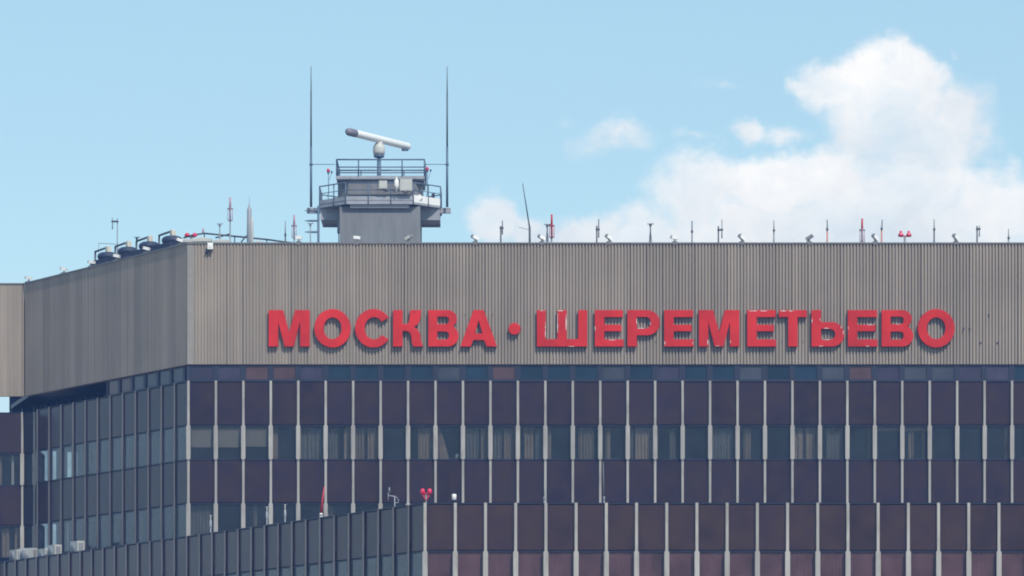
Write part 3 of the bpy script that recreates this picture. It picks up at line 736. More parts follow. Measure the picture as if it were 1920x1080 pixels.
RZ = 26.2
YA = 201.2
def rod_antenna(px, ytop, ysplit, ybot_off, label, post='rod_dark', rod='rod_grey', off=0.0, Y=YA, grp='antennas along the roof edge', r0=.035, r1=.026, low=None, lean=0.0):
    """post from the roof up to ysplit; a rod (beside it or on it) up to ytop"""
    o = thing('rod_antenna', label, 'antenna', (PX(px, Y), Y, RZ), group=grp)
    zs, zt_ = PZ(ysplit, Y) - RZ, PZ(ytop, Y) - RZ
    b = MB(); b.rod((0, 0, 0), (0, 0, zs), r0, r0 * .9, 8); b.build('post', post, o)
    x = off * Y / F
    zl = PZ(low, Y) - RZ if low else zs - .12
    b = MB(); b.rod((x, -.05 if off else 0, zl), (x + lean, -.05 if off else 0, zt_), r1, r1 * .8, 8); b.build('rod', rod, o)
    b = MB(); zc_ = min(zs - .05, (zs + zl) / 2 + .1) if off else zs - .05
    b.cbox((x / 2, -.03, zc_), (abs(x) + .10, .09, .08)); b.build('clamp', 'rod_dark', o)
    return o
rod_antenna(939, 414, 424, 0, 'dark post antenna with thin offset rod, between letter А and the red dot', 'rod_dark', 'rod_dark', 3, low=440)
rod_antenna(1119, 411, 423, 0, 'dark post antenna with taller parallel rod above the first letter Е', 'rod_dark', 'rod_dark', 3.5, low=446)
rod_antenna(1297.5, 414, 432, 0, 'green grey rod antenna above the gap between the second letter Е and М', 'rod_grey', 'rod_dark', 0)
rod_antenna(1347, 412, 424, 0, 'dipole antenna with rod on a side arm, above the letter М of the right word', 'rod_dark', 'rod_grey', 6.5, low=447)
rod_antenna(1451, 413, 430, 0, 'grey rod antenna with dark clamp, standing above the gap before letter Т', 'rod_grey', 'rod_grey', 0)
rod_antenna(1551, 412, 428, 0, 'orange post with grey rod antenna above the soft sign letter Ь', 'rod_orange', 'rod_dark', 0)
rod_antenna(1653, 412, 427, 0, 'orange post with grey rod antenna, just right of the red cage antenna', 'rod_orange', 'rod_dark', 0, lean=.03)
rod_antenna(1751.5, 411, 428, 0, 'dark green rod antenna above the last letter О', 'rod_dark', 'rod_grey', 0)
rod_antenna(1832, 424 - 1, 424, 0, 'post antenna with parallel offset rod, right of the last letter О', 'rod_dark', 'rod_grey', 4, low=444)
rod_antenna(1891, 429, 444, 0, 'shortest grey rod antenna, last one at the right end of the roof', 'rod_grey', 'rod_grey', 0)
rod_antenna(220, 408, 409, 0, 'tall thin H shaped antenna above the dark roof fans', 'rod_grey', 'rod_grey', -9, Y=212, low=430, grp='antennas behind the roof corner', r0=.025, r1=.025)
rod_antenna(535, 414, 438, 0, 'teal rod antenna left of the pale red cage antenna near the tower', 'rod_dark', 'rod_grey', 0, Y=206, grp='antennas behind the roof corner')

def cage_antenna(px, ytop, ymid, ylow, label, mats, Y=YA, w=9.0, post='rod_grey', grp='red cage antennas', offs=0.0):
    o = thing('cage_antenna', label, 'antenna', (PX(px, Y), Y, RZ), group=grp)
    zt_, zm, zl = (PZ(v, Y) - RZ for v in (ytop, ymid, ylow)); r = w / 2 * Y / F
    b = MB(); b.rod((0, 0, 0), (0, 0, zl + .1), .032, n=8)
    if offs: b.rod((offs, 0, 0), (0, 0, zl + .05), .028, n=6)
    b.build('post', post, o)
    b = MB()
    for k in range(4):
        t = 2 * math.pi * k / 4 + .3; b.rod((r * math.cos(t), r * math.sin(t), zl), (r * math.cos(t), r * math.sin(t), zm), .014, n=6)
    b.lathe([(r + .02, zm - .02), (r + .02, zm + .02), (.05, zm + .03)], n=14); b.lathe([(r + .01, zl - .01), (r + .01, zl + .02)], n=14)
    b.rod((0, 0, zl), (0, 0, zm), .018, n=8); b.build('cage', mats[1], o)
    b = MB(); b.rod((0, 0, zm), (0, 0, zt_), .048, .042, 8)
    b.build('rod', mats[0], o)
    return o
cage_antenna(1034.5, 402, 423, 445, 'red rod antenna with square red cage above the letter Ш', ('redpaint', 'redpaint'), offs=-.12)
cage_antenna(1616.5, 410, 431, 455, 'dark red rod antenna with cage over the last letter Е', ('redpaint', 'pink'), w=9.5)
cage_antenna(431.5, 370, 391, 413, 'tallest pink caged antenna, high over the left roof corner', ('pink', 'pink'), Y=206, w=9)
cage_antenna(551.5, 403, 423, 445, 'small pale pink caged antenna close to the tower', ('pink', 'pink'), Y=206, w=8.5)

def discone(px, ytop, label, Y=YA, m='rod_dark', legs=True):
    o = thing('discone_antenna', label, 'antenna', (PX(px, Y), Y, RZ), group='spoked top antennas')
    h = PZ(ytop, Y) - RZ
    b = MB(); b.rod((0, 0, 0), (0, 0, h), .032, .026, 8)
    if legs: b.rod((-.1, .05, .2), (0, 0, h - .1), .012, n=5); b.rod((.12, .05, .2), (0, 0, h - .1), .012, n=5)
    b.build('mast', m, o)
    b = MB(); b.lathe([(.03, h - .1), (.055, h - .06), (.055, h + .0), (.03, h + .04)], n=10)
    for k in range(6):
        t = k * math.pi / 3 + .3; b.rod((0, 0, h), (.15 * math.cos(t), .15 * math.sin(t), h + .035), .014, n=5)
    b.build('spokes', m, o)
discone(1026, 422, 'small spoke topped antenna close beside the red cage antenna above Ш')
discone(1219.5, 421, 'dark spoke topped antenna above the letter Р', )
discone(412, 421, 'thin spoke topped antenna left of the tallest pink caged antenna', 206, 'rod_grey')
discone(582, 420, 'faint spoke topped antenna behind the ladder rungs left of the tower', 209, 'rod_grey', False)
discone(256.5, 446, 'short spoke topped antenna among the dark roof fans', 213, 'rod_dark', False)
# leaning whip
o = thing('leaning_whip_antenna', 'long dark whip antenna leaning left, right of the red dot', 'antenna', (PX(993.5, YA), YA, RZ))
zz = lambda py: PZ(py, YA) - RZ
b = MB(); b.rod((0, 0, 0), (-.01, 0, zz(426)), .052, .045, 8); b.build('post', 'rod_dark', o)
b = MB(); b.rod((-.012, -.0, zz(427)), (PX(990, YA) - PX(993.5, YA), 0, zz(408)), .036, .03, 8); b.rod((PX(990, YA) - PX(993.5, YA), 0, zz(408)), (PX(980, YA) - PX(993.5, YA), 0, zz(344)), .028, .016, 8); b.build('whip', 'rod_dark', o)
b = MB(); b.rod((-.02, 0, zz(431)), (PX(972.5, YA) - PX(993.5, YA), 0, zz(426)), .012, n=5); b.build('side_spike', 'rod_grey', o)
# thick pale column
o = thing('pale_antenna_mast', 'thick pale grey tubular mast on the left part of the roof', 'mast', (PX(467.5, 206), 206, RZ))
zz = lambda py: PZ(py, 206) - RZ
b = MB(); b.lathe([(.115, 0), (.11, zz(420)), (.10, zz(392)), (.05, zz(389)), (.045, zz(384)), (.01, zz(383))], n=16); b.build('column', 'steel_lt', o)
b = MB(); b.rod((0, 0, zz(385)), (0, 0, zz(368)), .012, .008, 6); b.build('spike', 'rod_grey', o)
b = MB(); b.lathe([(.07, 0), (.065, zz(424)), (.045, zz(410)), (.02, zz(407))], (.12, -.05, 0), n=12); b.build('side_tube', 'offwhite', o)
# stacked antenna on its post beside the tower
Yl = 212.0
o = thing('stacked_antenna', 'blue grey post with three horizontal rungs under the left platform edge', 'antenna', (PX(597, Yl), Yl, RZ))
zz = lambda py: PZ(py, Yl) - RZ
b = MB(); b.rod((0, 0, 0), (0, 0, zz(386)), .055, n=8); b.build('post', 'steel', o)
for py in (395, 414, 435):
    b = MB(); b.lathe([(.01, 0), (.028, .10), (.05, .35), (.045, .62)], (PX(571, Yl) - PX(597, Yl), 0, zz(py)), axis=(1, 0, 0), n=8); b.build('rung', 'steel', o)

# red obstruction lights
def tower_light(px, pyl, label, Y=214.9):
    z0 = 30.32; o = thing('obstruction_light', label, 'warning light', (PX(px, Y), Y, z0), group='red warning lights')
    zl = PZ(pyl, Y) - z0
    b = MB(); b.path([(0, 0, 0), (.02, 0, .3), (-.02, 0, .5), (.02, 0, .7), (0, 0, zl - .12)], .018, 6); b.lathe([(.05, zl - .14), (.06, zl - .1), (.055, zl - .07)], n=10)
    b.rod((.05, 0, zl - .45), (.16, 0, zl - .1), .012, n=5); b.lathe([(.02, zl - .12), (.055, zl - .06), (.05, zl - .02)], (.16, 0, 0), n=8); b.build('stem', 'steel', o)
    b = MB(); b.lathe([(.05, zl - .07), (.075, zl - .03), (.075, zl + .04), (.045, zl + .09), (.01, zl + .1)], n=12); b.build('lamp', 'redlamp', o)
tower_light(615.5, 320, 'red warning lamp on a stem at the left of the tower platform')
tower_light(801, 317, 'red warning lamp on a stem at the right of the tower platform')
def twin_light(px, Y, z0, ybase, ylamp, dx, label, cone=True):
    o = thing('obstruction_light', label, 'warning light', (PX(px, Y), Y, z0), group='red warning lights')
    zl = PZ(ylamp, Y) - z0; dxm = dx * Y / F
    b = MB(); b.rod((0, 0, 0), (0, 0, zl - .06), .045 if cone else .03, n=8); b.build('post', 'rod_grey', o)
    b = MB(); b.rod((-dxm, 0, zl - .02), (dxm, 0, zl - .02), .03, n=8)
    if not cone: b.rod((0, 0, zl - .3), (-dxm, 0, zl - .02), .03, n=8); b.rod((0, 0, zl - .3), (dxm, 0, zl - .02), .03, n=8)
    b.build('arm', 'redpaint', o)
    for s_ in (-1, 1):
        b = MB()
        prof = [(.03, zl - .06), (.125, zl - .02), (.12, zl + .05), (.06, zl + .12), (.055, zl + .19), (.02, zl + .22)] if cone else [(.05, zl - .05), (.09, zl), (.095, zl + .08), (.07, zl + .16), (.02, zl + .19)]
        b.lathe(prof, (s_ * dxm, 0, 0), n=14); b.build('lamp', 'redlamp', o)
twin_light(1696.5, YA - .3, RZ, 455, 442, 7.5, 'twin red warning lights on a T post above letter В of the right word')
twin_light(799, YB + .6, 13.2, 943, 925, 6.5, 'twin red warning lights on a Y post at the corner of the lower wing', False)
p = Vector((PX(358, 207), 207.0, RZ)); o = thing('obstruction_light', 'twin red warning lights over the beige roof units at the left corner', 'warning light', p, group='red warning lights')
zl = PZ(441, 207) - RZ
b = MB(); b.rod((0, 0, 0), (0, 0, zl - .08), .03, n=6); b.rod((-.2, 0, zl - .08), (.2, 0, zl - .08), .025, n=6); b.build('post', 'rod_dark', o)
for s_ in (-1, 1):
    b = MB(); b.lathe([(.05, zl - .08), (.12, zl - .04), (.12, zl + .03), (.05, zl + .1)], (s_ * .17, 0, 0), n=12); b.build('lamp', 'redlamp', o)

# floodlights clamped on the parapet
def make_flood(px, label, yaw=-35, tilt=20, Y=Y0 + .12, z=ZT + .062, P=None, hm='white'):
    loc = P if P is not None else Vector((PX(px, Y), Y, z))
    o = thing('floodlight', label, 'floodlight', loc, group='floodlights along the parapet')
    b = MB(); b.prism([(-.13, -.14), (.13, -.14), (.13, .12), (-.13, .12)], .0, .05); b.prism([(-.10, -.172), (.10, -.172), (.10, -.158), (-.10, -.158)], -.11, .05)
    b.box(-.07, .07, -.05, .05, .05, .10); b.rod((0, 0, .10), (.015, 0, .2), .03, n=6); b.build('bracket', 'trim', o)
    Rm = Matrix.Rotation(R(yaw), 3, 'Z') @ Matrix.Rotation(R(-tilt), 3, 'X')
    b = MB(); c = Vector((.0, 0, .25)); i = len(b.v)
    fr = [(-.10, .17, -.075), (.10, .17, -.075), (.10, .17, .075), (-.10, .17, .075), (-.09, -.15, -.075), (.09, -.15, -.075), (.09, -.15, .075), (-.09, -.15, .075)]
    b.v += [tuple(Rm @ Vector(q) + c) for q in fr]
    for f in ((0, 3, 2, 1), (4, 5, 6, 7), (0, 1, 5, 4), (1, 2, 6, 5), (2, 3, 7, 6), (3, 0, 4, 7)): b.f.append(tuple(reversed([i + j for j in f]))); b.m.append(0); b.sm.append(False)
    b.build('lamp_head', hm, o)
    b = MB(); i = len(b.v); fr = [(-.085, -.152, -.07), (.085, -.152, -.07), (.085, -.152, .07), (-.085, -.152, .07), (-.09, -.215, -.075), (.09, -.215, -.075), (.09, -.215, .075), (-.09, -.215, .075)]
    b.v += [tuple(Rm @ Vector(q) + c) for q in fr]
    for f in ((0, 3, 2, 1), (4, 5, 6, 7), (0, 1, 5, 4), (1, 2, 6, 5), (2, 3, 7, 6), (3, 0, 4, 7)): b.f.append(tuple(reversed([i + j for j in f]))); b.m.append(0); b.sm.append(False)
    b.build('lens', 'grey', o)
    return o
fl = [(560, -100, 5, 'white floodlight on the parapet left of the tower post with rungs', 'white'), (669, -95, 6, 'white floodlight on the parapet before the left half of the tower shaft', 'white'),
      (766, 60, 25, 'greyish floodlight on the parapet before the right edge of the tower shaft', 'offwhite'),
      (891, -65, 24, 'white floodlight on the parapet above the letter А', 'white'), (1016, -65, 26, 'white floodlight left of the spoke topped antenna above letter Ш', 'white'),
      (1142, -60, 32, 'white floodlight on the parapet above the first letter Е', 'white'), (1265, -85, 12, 'white level floodlight on the parapet above the second letter Е', 'white'),
      (1391, -55, 35, 'white floodlight on the parapet between letters М and Е of the right word', 'white'), (1517, 70, 30, 'grey floodlight turned to the right, above the gap between Т and Ь', 'grey'),
      (1641, -50, 40, 'white floodlight on the parapet right of the red cage antenna', 'white'), (1792, -48, 42, 'white steeply tilted floodlight on the parapet above the right edge of letter О', 'white')]
for px, yaw, tilt, lab, hm in fl: make_flood(px, lab, yaw, tilt, hm=hm).scale = (.88, .88, .88)
def on_side(px, back=.12):
    u = (px - CX) / F; n = inw * back
    t = ((RA.x + n.x) - u * (RA.y + n.y)) / (.5 + u * .866025)
    return RA + n - dL * t
for px, yaw, tilt, lab in ((54, -80, 8, 'white floodlight at the far left corner of the fascia'), (120, -75, 12, 'white floodlight on the left fascia, second from the far corner'),
                           (172, -80, 8, 'floodlight on the left fascia just before the dark roof fans'), (219, -70, 14, 'white floodlight before the first dark roof fan'),
                           (275, -70, 14, 'white floodlight between the dark roof fans'), (338, -60, 20, 'white floodlight beside the near corner of the fascia')):
    p = on_side(px); p.z = ZT + .064; o = make_flood(px, lab, yaw + 20, tilt, P=p); o.rotation_euler = (0, 0, R(-60)); o.scale = (.85, .85, .85)
# camera-like lamp fixed on the fascia at the near corner
o = thing('wall_floodlight', 'grey floodlight fixed on the fascia face near its left corner', 'floodlight', (PX(395, Y0), Y0 - .02, PZ(463, Y0)))
b = MB(); b.box(-.1, .1, -.16, .018, -.16, .14); b.build('housing', 'steel_lt', o)
b = MB(); b.box(-.12, .12, -.24, -.162, -.12, .16); b.lathe([(.06, 0), (.07, .02)], (0, -.242, .02), axis=(0, -1, 0), n=12); b.build('lens', 'white', o)
b = MB(); b.rod((-.06, -.08, -.16), (-.22, -.04, -.30), .04, n=8); b.build('arm', 'dark', o)

# roof fans behind the side fascia
fan = None
flabs = ['dark roof fan unit with bent pipe, leftmost of the row', 'dark roof fan unit with bent pipe, second from the left', 'dark roof fan unit with bent pipe, third from the left', 'dark roof fan unit with bent pipe, nearest to the beige roof units']
for k, px in enumerate((202, 240, 280, 323)):
    u = (px - CX) / F; n = inw * 1.3; t = ((RA.x + n.x) - u * (RA.y + n.y)) / (.5 + u * .866025); p = RA + n - dL * t; p.z = RZ + .13
    if fan is None:
        fan = thing('roof_fan', flabs[0], 'fan unit', p, R(-60), 'roof fans behind the side fascia')
        b = MB(); b.box(-.8, -.7, -.5, .5, -.13, 0); b.box(.7, .8, -.5, .5, -.13, 0); b.box(-.95, .95, -.6, .6, 0, .92); b.box(-.98, .98, -.63, .63, .92, .98); b.build('casing', 'dark', fan)
        b = MB(); b.lathe([(.40, .98), (.54, 1.08), (.56, 1.2), (.50, 1.30), (.36, 1.37), (.05, 1.39)], n=24); b.build('fan_drum', 'dark', fan)
        b = MB(); b.path([(-1.15, -.2, -.13), (-1.15, -.2, 1.52), (-.05, -.05, 1.62)], .055, 8); b.build('bent_pipe', 'rod_dark', fan)
        b = MB(); b.box(-.05, .19, -.12, .12, 1.395, 1.64); b.lathe([(.10, 1.64), (.08, 1.69)], (.08, 0, 0), n=10); b.build('motor', 'beige', fan); fan.scale = (.86, .86, .92)
    else: copy_thing(fan, p, R(-60), flabs[k]).scale = (.86, .86, .92)
# beige roof units
def unit(px0, px1, ytop, Y, d, label):
    x0, x1 = PX(px0, Y), PX(px1, Y); h = PZ(ytop, Y) - RZ
    o = thing('roof_unit', label, 'roof unit', ((x0 + x1) / 2, Y, RZ), group='beige roof units'); w = (x1 - x0) / 2
    b = MB(); b.box(-w, w, 0, d, 0, h * .86); b.build('casing', 'beige', o)
    b = MB(); b.box(-w - .05, w + .05, -.05, d + .05, h * .86, h * .94); b.box(-w * .5, w * .5, d * .2, d * .8, h * .94, h); b.build('cover', 'offwhite', o)
    b = MB()
    for k in range(5): b.box(-w * .85, w * .85, -.02, -.003, h * (.12 + .13 * k), h * (.19 + .13 * k))
    b.build('louvre', 'grey', o)
unit(336, 358, 446, 204.5, 1.6, 'low beige roof unit next to the last dark roof fan')
unit(360, 394, 443, 206.5, 1.8, 'wide beige roof unit below the twin red warning lights')
unit(402, 430, 447, 204.0, 1.4, 'beige roof unit right of the corner floodlight, under the pipe rail')
unit(476, 492, 450, 205.0, 1.0, 'small beige roof unit right of the thick pale mast')
# pipe rail
o = thing('pipe_rail', 'long dark pipe rail sloping down behind the left roof corner', 'rail', (PX(382, 208), 208, RZ))
q = lambda px, py, Y=208: (PX(px, Y) - PX(382, 208), Y - 208, PZ(py, Y) - RZ)
b = MB(); b.path([q(344, 446), q(360, 441), q(383, 437.5), q(440, 443), q(500, 449), q(548, 455.5)], .04, 8); b.build('rail', 'rod_dark', o)
for px, py in ((360, 441), (383, 437.5), (440, 443), (500, 449), (548, 455.5)):
    b = MB(); c = q(px, py); b.rod((c[0], c[1], 0), c, .03, n=6); b.build('post', 'rod_dark', o)
b = MB(); c = q(381, 437.5); b.rod(c, (c[0], c[1], c[2] + .22), .045, .04, 8); b.build('stub', 'pink', o)
b = MB(); b.rod(q(404, 446), q(431, 438.5), .035, n=6); b.rod(q(452, 454), q(463, 441), .035, n=6); b.build('brace', 'rod_dark', o)
# thin goal-post frame
o = thing('wire_frame', 'faint thin wire frame above the leftmost dark roof fan', 'frame', (PX(185, 213), 213, RZ))
z = PZ(456, 213) - RZ
b = MB(); b.path([(0, 0, 0), (0, 0, z), (PX(221, 213) - PX(185, 213), 0, z - .05), (PX(221, 213) - PX(185, 213), 0, 0)], .014, 5); b.build('wire', 'rod_grey', o)

# ------------------------------------------------------------------ on the lower wing
ac = None
alabs = ['white air conditioner on the ledge, leftmost of the five', 'white air conditioner with dark fan, second from the left', 'low white air conditioner, third from the left on the ledge', 'white air conditioner close to its low neighbour, fourth from the left', 'white air conditioner standing apart, rightmost on the ledge']
for k, (px, ytop, rz) in enumerate(((31, 1031, -60), (53, 1028, -38), (84.5, 1029, -62), (102.5, 1022, -62), (145, 1015, -62))):
    p = on_wing_side(px, .75); h = PZ(ytop, p.y) - 13.2
    if ac is None:
        ac = thing('air_conditioner', alabs[0], 'air conditioner', p, R(rz), 'air conditioners on the ledge')
        b = MB(); b.box(-.42, .42, -.17, .17, .06, .78); b.box(-.36, -.28, -.15, .15, 0, .06); b.box(.28, .36, -.15, .15, 0, .06); b.build('casing', 'offwhite', ac)
        b = MB(); b.lathe([(.27, 0), (.28, .012), (.05, .02)], (-.08, -.171, .42), axis=(0, -1, 0), n=20); b.build('fan_grille', 'grey', ac)
        b = MB(); b.box(.421, .428, -.12, .12, .15, .7); b.build('side_grille', 'grey', ac); o = ac
    else: o = copy_thing(ac, p, R(rz), alabs[k])
    o.location.z = 13.2 + max(0, h - .78)
    if h > .80:
        b = MB(); b.box(-.4, .4, -.16, .16, -(h - .78), 0); b.build('stand', 'grey', o)
# white lamp with black base on the parapet
o = thing('parapet_lamp', 'white cylinder lamp with black base on the front parapet of the lower wing', 'lamp', (PX(851.5, YB + .12), YB + .12, W1 + .046))
b = MB(); b.lathe([(.05, 0), (.06, .05), (.085, .06), (.085, .11), (.04, .115)], n=12); b.build('base', 'dark', o)
b = MB(); b.lathe([(.06, .115), (.085, .13), (.09, .30), (.08, .33), (.02, .34)], n=16); b.build('lamp', 'white', o)
# bracket antenna
p = on_wing_side(738, .6); s = p.y / F
o = thing('bracket_antenna', 'small grey hooked bracket antenna on the wing parapet left of the red twin lights', 'antenna', p)
zz = lambda py: PZ(py, p.y) - 13.2
b = MB(); b.path([(2 * s, 0, 0), (2 * s, 0, zz(931)), (-9 * s, 0, zz(929))], .022, 6); b.path([(3 * s, 0, zz(930)), (9 * s, 0, zz(936)), (9 * s, 0, zz(942)), (3 * s, 0, zz(943))], .014, 6); b.build('bracket', 'steel_lt', o)
b = MB(); b.rod((-8 * s, 0, zz(924)), (-8 * s, 0, zz(914)), .03, n=8); b.rod((-10 * s, 0, zz(940)), (-10 * s, 0, zz(924)), .018, n=6); b.build('rod', 'rod_grey', o)
# red striped marker
p = on_wing_side(602, .45); s = p.y / F
o = thing('striped_marker', 'slender red marker pole with black and white striped foot, leaning on the wing parapet', 'marker', p)
zz = lambda py: PZ(py, p.y) - 13.2
b = MB(); b.rod((0, 0, zz(962)), (6 * s, 0, zz(912)), .055, .02, 8); b.build('pole', 'redpaint', o)
b = MB(); b.lathe([(.05, 0), (.055, zz(966))], n=10)
b.build('foot', 'dark', o)
b = MB(); b.lathe([(.056, zz(969.5)), (.075, zz(969)), (.075, zz(967.5))], n=10); b.lathe([(.056, zz(965.5)), (.07, zz(965)), (.068, zz(963.5)), (.05, zz(962))], n=10); b.build('stripe', 'white', o)
# small stub antennas on the wing
for px, ytop, lab in ((534.5, 946, 'small grey stub antenna on the wing parapet, left of the red striped marker'), (395, 966, 'small pale stub antenna at the left on the wing parapet'), (500.5, 950, 'pale bulged stub antenna before the mullion, on the sloping wing parapet')):
    p = on_wing_side(px, .45); o = thing('stub_antenna', lab, 'antenna', p, group='stub antennas on the wing'); h = PZ(ytop, p.y) - 13.2
    b = MB(); b.rod((0, 0, 0), (0, 0, h - .25), .028, n=8); b.lathe([(.02, h - .55), (.05, h - .5), (.055, h - .35), (.03, h - .2)], n=8); b.build('post', 'steel_lt', o)
    b = MB(); b.rod((0, 0, h - .25), (0, 0, h - .04), .02, n=6); b.lathe([(.02, h - .05), (.05, h - .03), (.05, h)], n=8); b.build('tip', 'offwhite', o)
for px, ytop, lab in ((1020.5, 905, 'short thin whip antenna on the front parapet of the lower wing'), (1132.5, 866, 'tallest thin whip antenna on the front parapet of the lower wing')):
    Y = YB + .45; o = thing('parapet_whip', lab, 'antenna', (PX(px, Y), Y, 13.2), group='whips on the wing parapet'); h = PZ(ytop, Y) - 13.2
    b = MB(); b.rod((0, 0, 0), (0, 0, .65), .03, n=8); b.lathe([(.02, .55), (.045, .6), (.045, .68), (.02, .72)], n=8); b.build('base', 'rod_grey', o)
    b = MB(); b.rod((0, 0, .65), (-.03 if px > 1100 else 0, 0, h), .016, .010, 6); b.build('whip', 'rod_grey', o)

# ------------------------------------------------------------------ air
hz = MB(); hz.box(-160, 160, -40, 300, -1.2, 45)
hzm = bpy.data.materials.new('haze'); hzm.use_nodes = True; nt = hzm.node_tree
nt.nodes.remove(nt.nodes['Principled BSDF']); pv = N(nt, 'ShaderNodeVolumePrincipled')
pv.inputs['Color'].default_value = (.22, .42, 1.0, 1); pv.inputs['Density'].default_value = .00052; pv.inputs['Anisotropy'].default_value = .0
L(nt, pv.outputs[0], nt.nodes['Material Output'].inputs['Volume'])
M['haze'] = hzm
HAZE = True
if HAZE: tag(hz.build('haze', 'haze'), kind='stuff')

# ------------------------------------------------------------------ sky with clouds
SUN_AZ, SUN_EL = 25.0, 47.0                            # azimuth measured from straight behind the camera, to the right
w = bpy.data.worlds.new('World'); sc.world = w; w.use_nodes = True
nt = w.node_tree; nodes = nt.nodes; bg = nodes['Background']
sky = N(nt, 'ShaderNodeTexSky'); sky.sky_type = 'NISHITA'; sky.sun_disc = False
sky.sun_elevation = R(SUN_EL); sky.sun_rotation = R(180 - SUN_AZ)
sky.air_density = 1.0; sky.dust_density = .25; sky.ozone_density = 1.5; sky.altitude = 150
bg.inputs['Strength'].default_value = .15
tc = N(nt, 'ShaderNodeTexCoord'); sx = N(nt, 'ShaderNodeSeparateXYZ'); L(nt, tc.outputs['Generated'], sx.inputs[0])
def Mth(op, a, b=None, c=None, clamp=False):
    n = N(nt, 'ShaderNodeMath', operation=op); n.use_clamp = clamp
    for i, v in enumerate((a, b, c)):
        if v is None: continue
        if isinstance(v, (int, float)): n.inputs[i].default_value = v
        else: L(nt, v, n.inputs[i])
    return n.outputs[0]
yy = Mth('MAXIMUM', sx.outputs['Y'], .05)
U = Mth('MULTIPLY', Mth('DIVIDE', sx.outputs['X'], yy), 8.6); V = Mth('MULTIPLY', Mth('DIVIDE', sx.outputs['Z'], yy), 8.6)
cb = N(nt, 'ShaderNodeCombineXYZ'); L(nt, U, cb.inputs[0]); L(nt, V, cb.inputs[1])
P = cb.outputs[0]
def noise(vec, scale, detail, rough=.55, off=0.0, stretch=None):
    n = N(nt, 'ShaderNodeTexNoise'); n.inputs['Scale'].default_value = scale; n.inputs['Detail'].default_value = detail; n.inputs['Roughness'].default_value = rough
    mp = N(nt, 'ShaderNodeMapping'); mp.inputs['Location'].default_value = (off, off * .7, off * 1.3)
    if stretch: mp.inputs['Scale'].default_value = stretch
    L(nt, vec, mp.inputs['Vector']); L(nt, mp.outputs[0], n.inputs['Vector']); return n
wn = noise(P, 5.5, 5, .6, 3.1)
sub = N(nt, 'ShaderNodeVectorMath', operation='SUBTRACT'); L(nt, wn.outputs['Color'], sub.inputs[0]); sub.inputs[1].default_value = (.5, .5, .5)
scl = N(nt, 'ShaderNodeVectorMath', operation='SCALE'); L(nt, sub.outputs[0], scl.inputs[0]); scl.inputs['Scale'].default_value = .16
ad = N(nt, 'ShaderNodeVectorMath', operation='ADD'); L(nt, P, ad.inputs[0]); L(nt, scl.outputs[0], ad.inputs[1]); PW = ad.outputs[0]
blobs = [  # column, row, half width, half height (photo pixels), weight
    (1670, 205, 135, 112, 1.0), (1560, 155, 85, 55, .9), (1710, 130, 110, 50, .9), (1740, 275, 110, 70, .95), (1805, 215, 80, 95, .8), (1500, 150, 40, 22, .75), (1660, 290, 100, 52, .62),
    (1402, 235, 46, 34, .72), (1470, 250, 70, 26, .5), (1310, 255, 45, 22, .4),
    (1350, 335, 110, 52, .95), (1500, 350, 200, 70, 1.0), (1700, 375, 230, 75, 1.0), (1870, 385, 110, 72, .95), (1590, 440, 420, 60, 1.0), (1320, 385, 95, 60, .85),
    (930, 415, 62, 66, 1.05), (1005, 432, 60, 52, .85), (1110, 440, 110, 42, .85), (1205, 446, 120, 38, .8),
    (1150, 258, 85, 36, .45), (1060, 215, 30, 20, .28), (1365, 140, 50, 15, .32), (1790, 78, 22, 20, .42), (1265, 145, 40, 12, .22)]
def cloud_layer(items, lo, hi, tmin):
    acc = None
    for (cx, cy, rx, ry, wt) in items:
        s1 = N(nt, 'ShaderNodeVectorMath', operation='SUBTRACT'); L(nt, PW, s1.inputs[0]); s1.inputs[1].default_value = ((cx - 960) / 1000, (1533 - cy) / 1000, 0)
        s2 = N(nt, 'ShaderNodeVectorMath', operation='MULTIPLY'); L(nt, s1.outputs[0], s2.inputs[0]); s2.inputs[1].default_value = (1000 / rx, 1000 / ry, 0)
        s3 = N(nt, 'ShaderNodeVectorMath', operation='LENGTH'); L(nt, s2.outputs[0], s3.inputs[0])
        e = Mth('MULTIPLY_ADD', s3.outputs['Value'], -1.1 * wt, 1.6 * wt)
        acc = e if acc is None else Mth('SMOOTH_MAX', acc, e, .12)
    dens = Mth('ADD', acc, nn_)
    mr = N(nt, 'ShaderNodeMapRange'); mr.interpolation_type = 'SMOOTHSTEP'
    mr.inputs[1].default_value = .20; mr.inputs[2].default_value = .96; L(nt, dens, mr.inputs[0])
    hgt = N(nt, 'ShaderNodeMapRange'); hgt.inputs[1].default_value = (1533 - lo) / 1000; hgt.inputs[2].default_value = (1533 - hi) / 1000
    L(nt, V, hgt.inputs[0])
    shade = Mth('ADD', Mth('MULTIPLY', hgt.outputs[0], .55), Mth('MULTIPLY', Mth('SUBTRACT', shn.outputs['Fac'], .38), 1.9), clamp=True)
    cc = N(nt, 'ShaderNodeMix', data_type='RGBA'); L(nt, shade, cc.inputs['Factor'])
    cc.inputs['A'].default_value = (5.2, 5.65, 5.95, 1); cc.inputs['B'].default_value = (7.5, 7.4, 7.1, 1)
    thin = N(nt, 'ShaderNodeMapRange'); thin.inputs[1].default_value = .34; thin.inputs[2].default_value = .58; thin.inputs[3].default_value = tmin; L(nt, thn.outputs['Fac'], thin.inputs[0])
    return Mth('MULTIPLY', mr.outputs[0], thin.outputs[0]), cc.outputs['Result']
shn = noise(PW, 6.0, 9, .62, 11.0); thn = noise(PW, 4.5, 8, .6, 21.0)
fb = noise(P, 9.0, 10, .62, 1.7); fb2 = noise(P, 3.2, 6, .55, 7.7)
nn_ = Mth('ADD', Mth('MULTIPLY', Mth('SUBTRACT', fb.outputs['Fac'], .5), 1.35), Mth('MULTIPLY', Mth('SUBTRACT', fb2.outputs['Fac'], .5), .7))
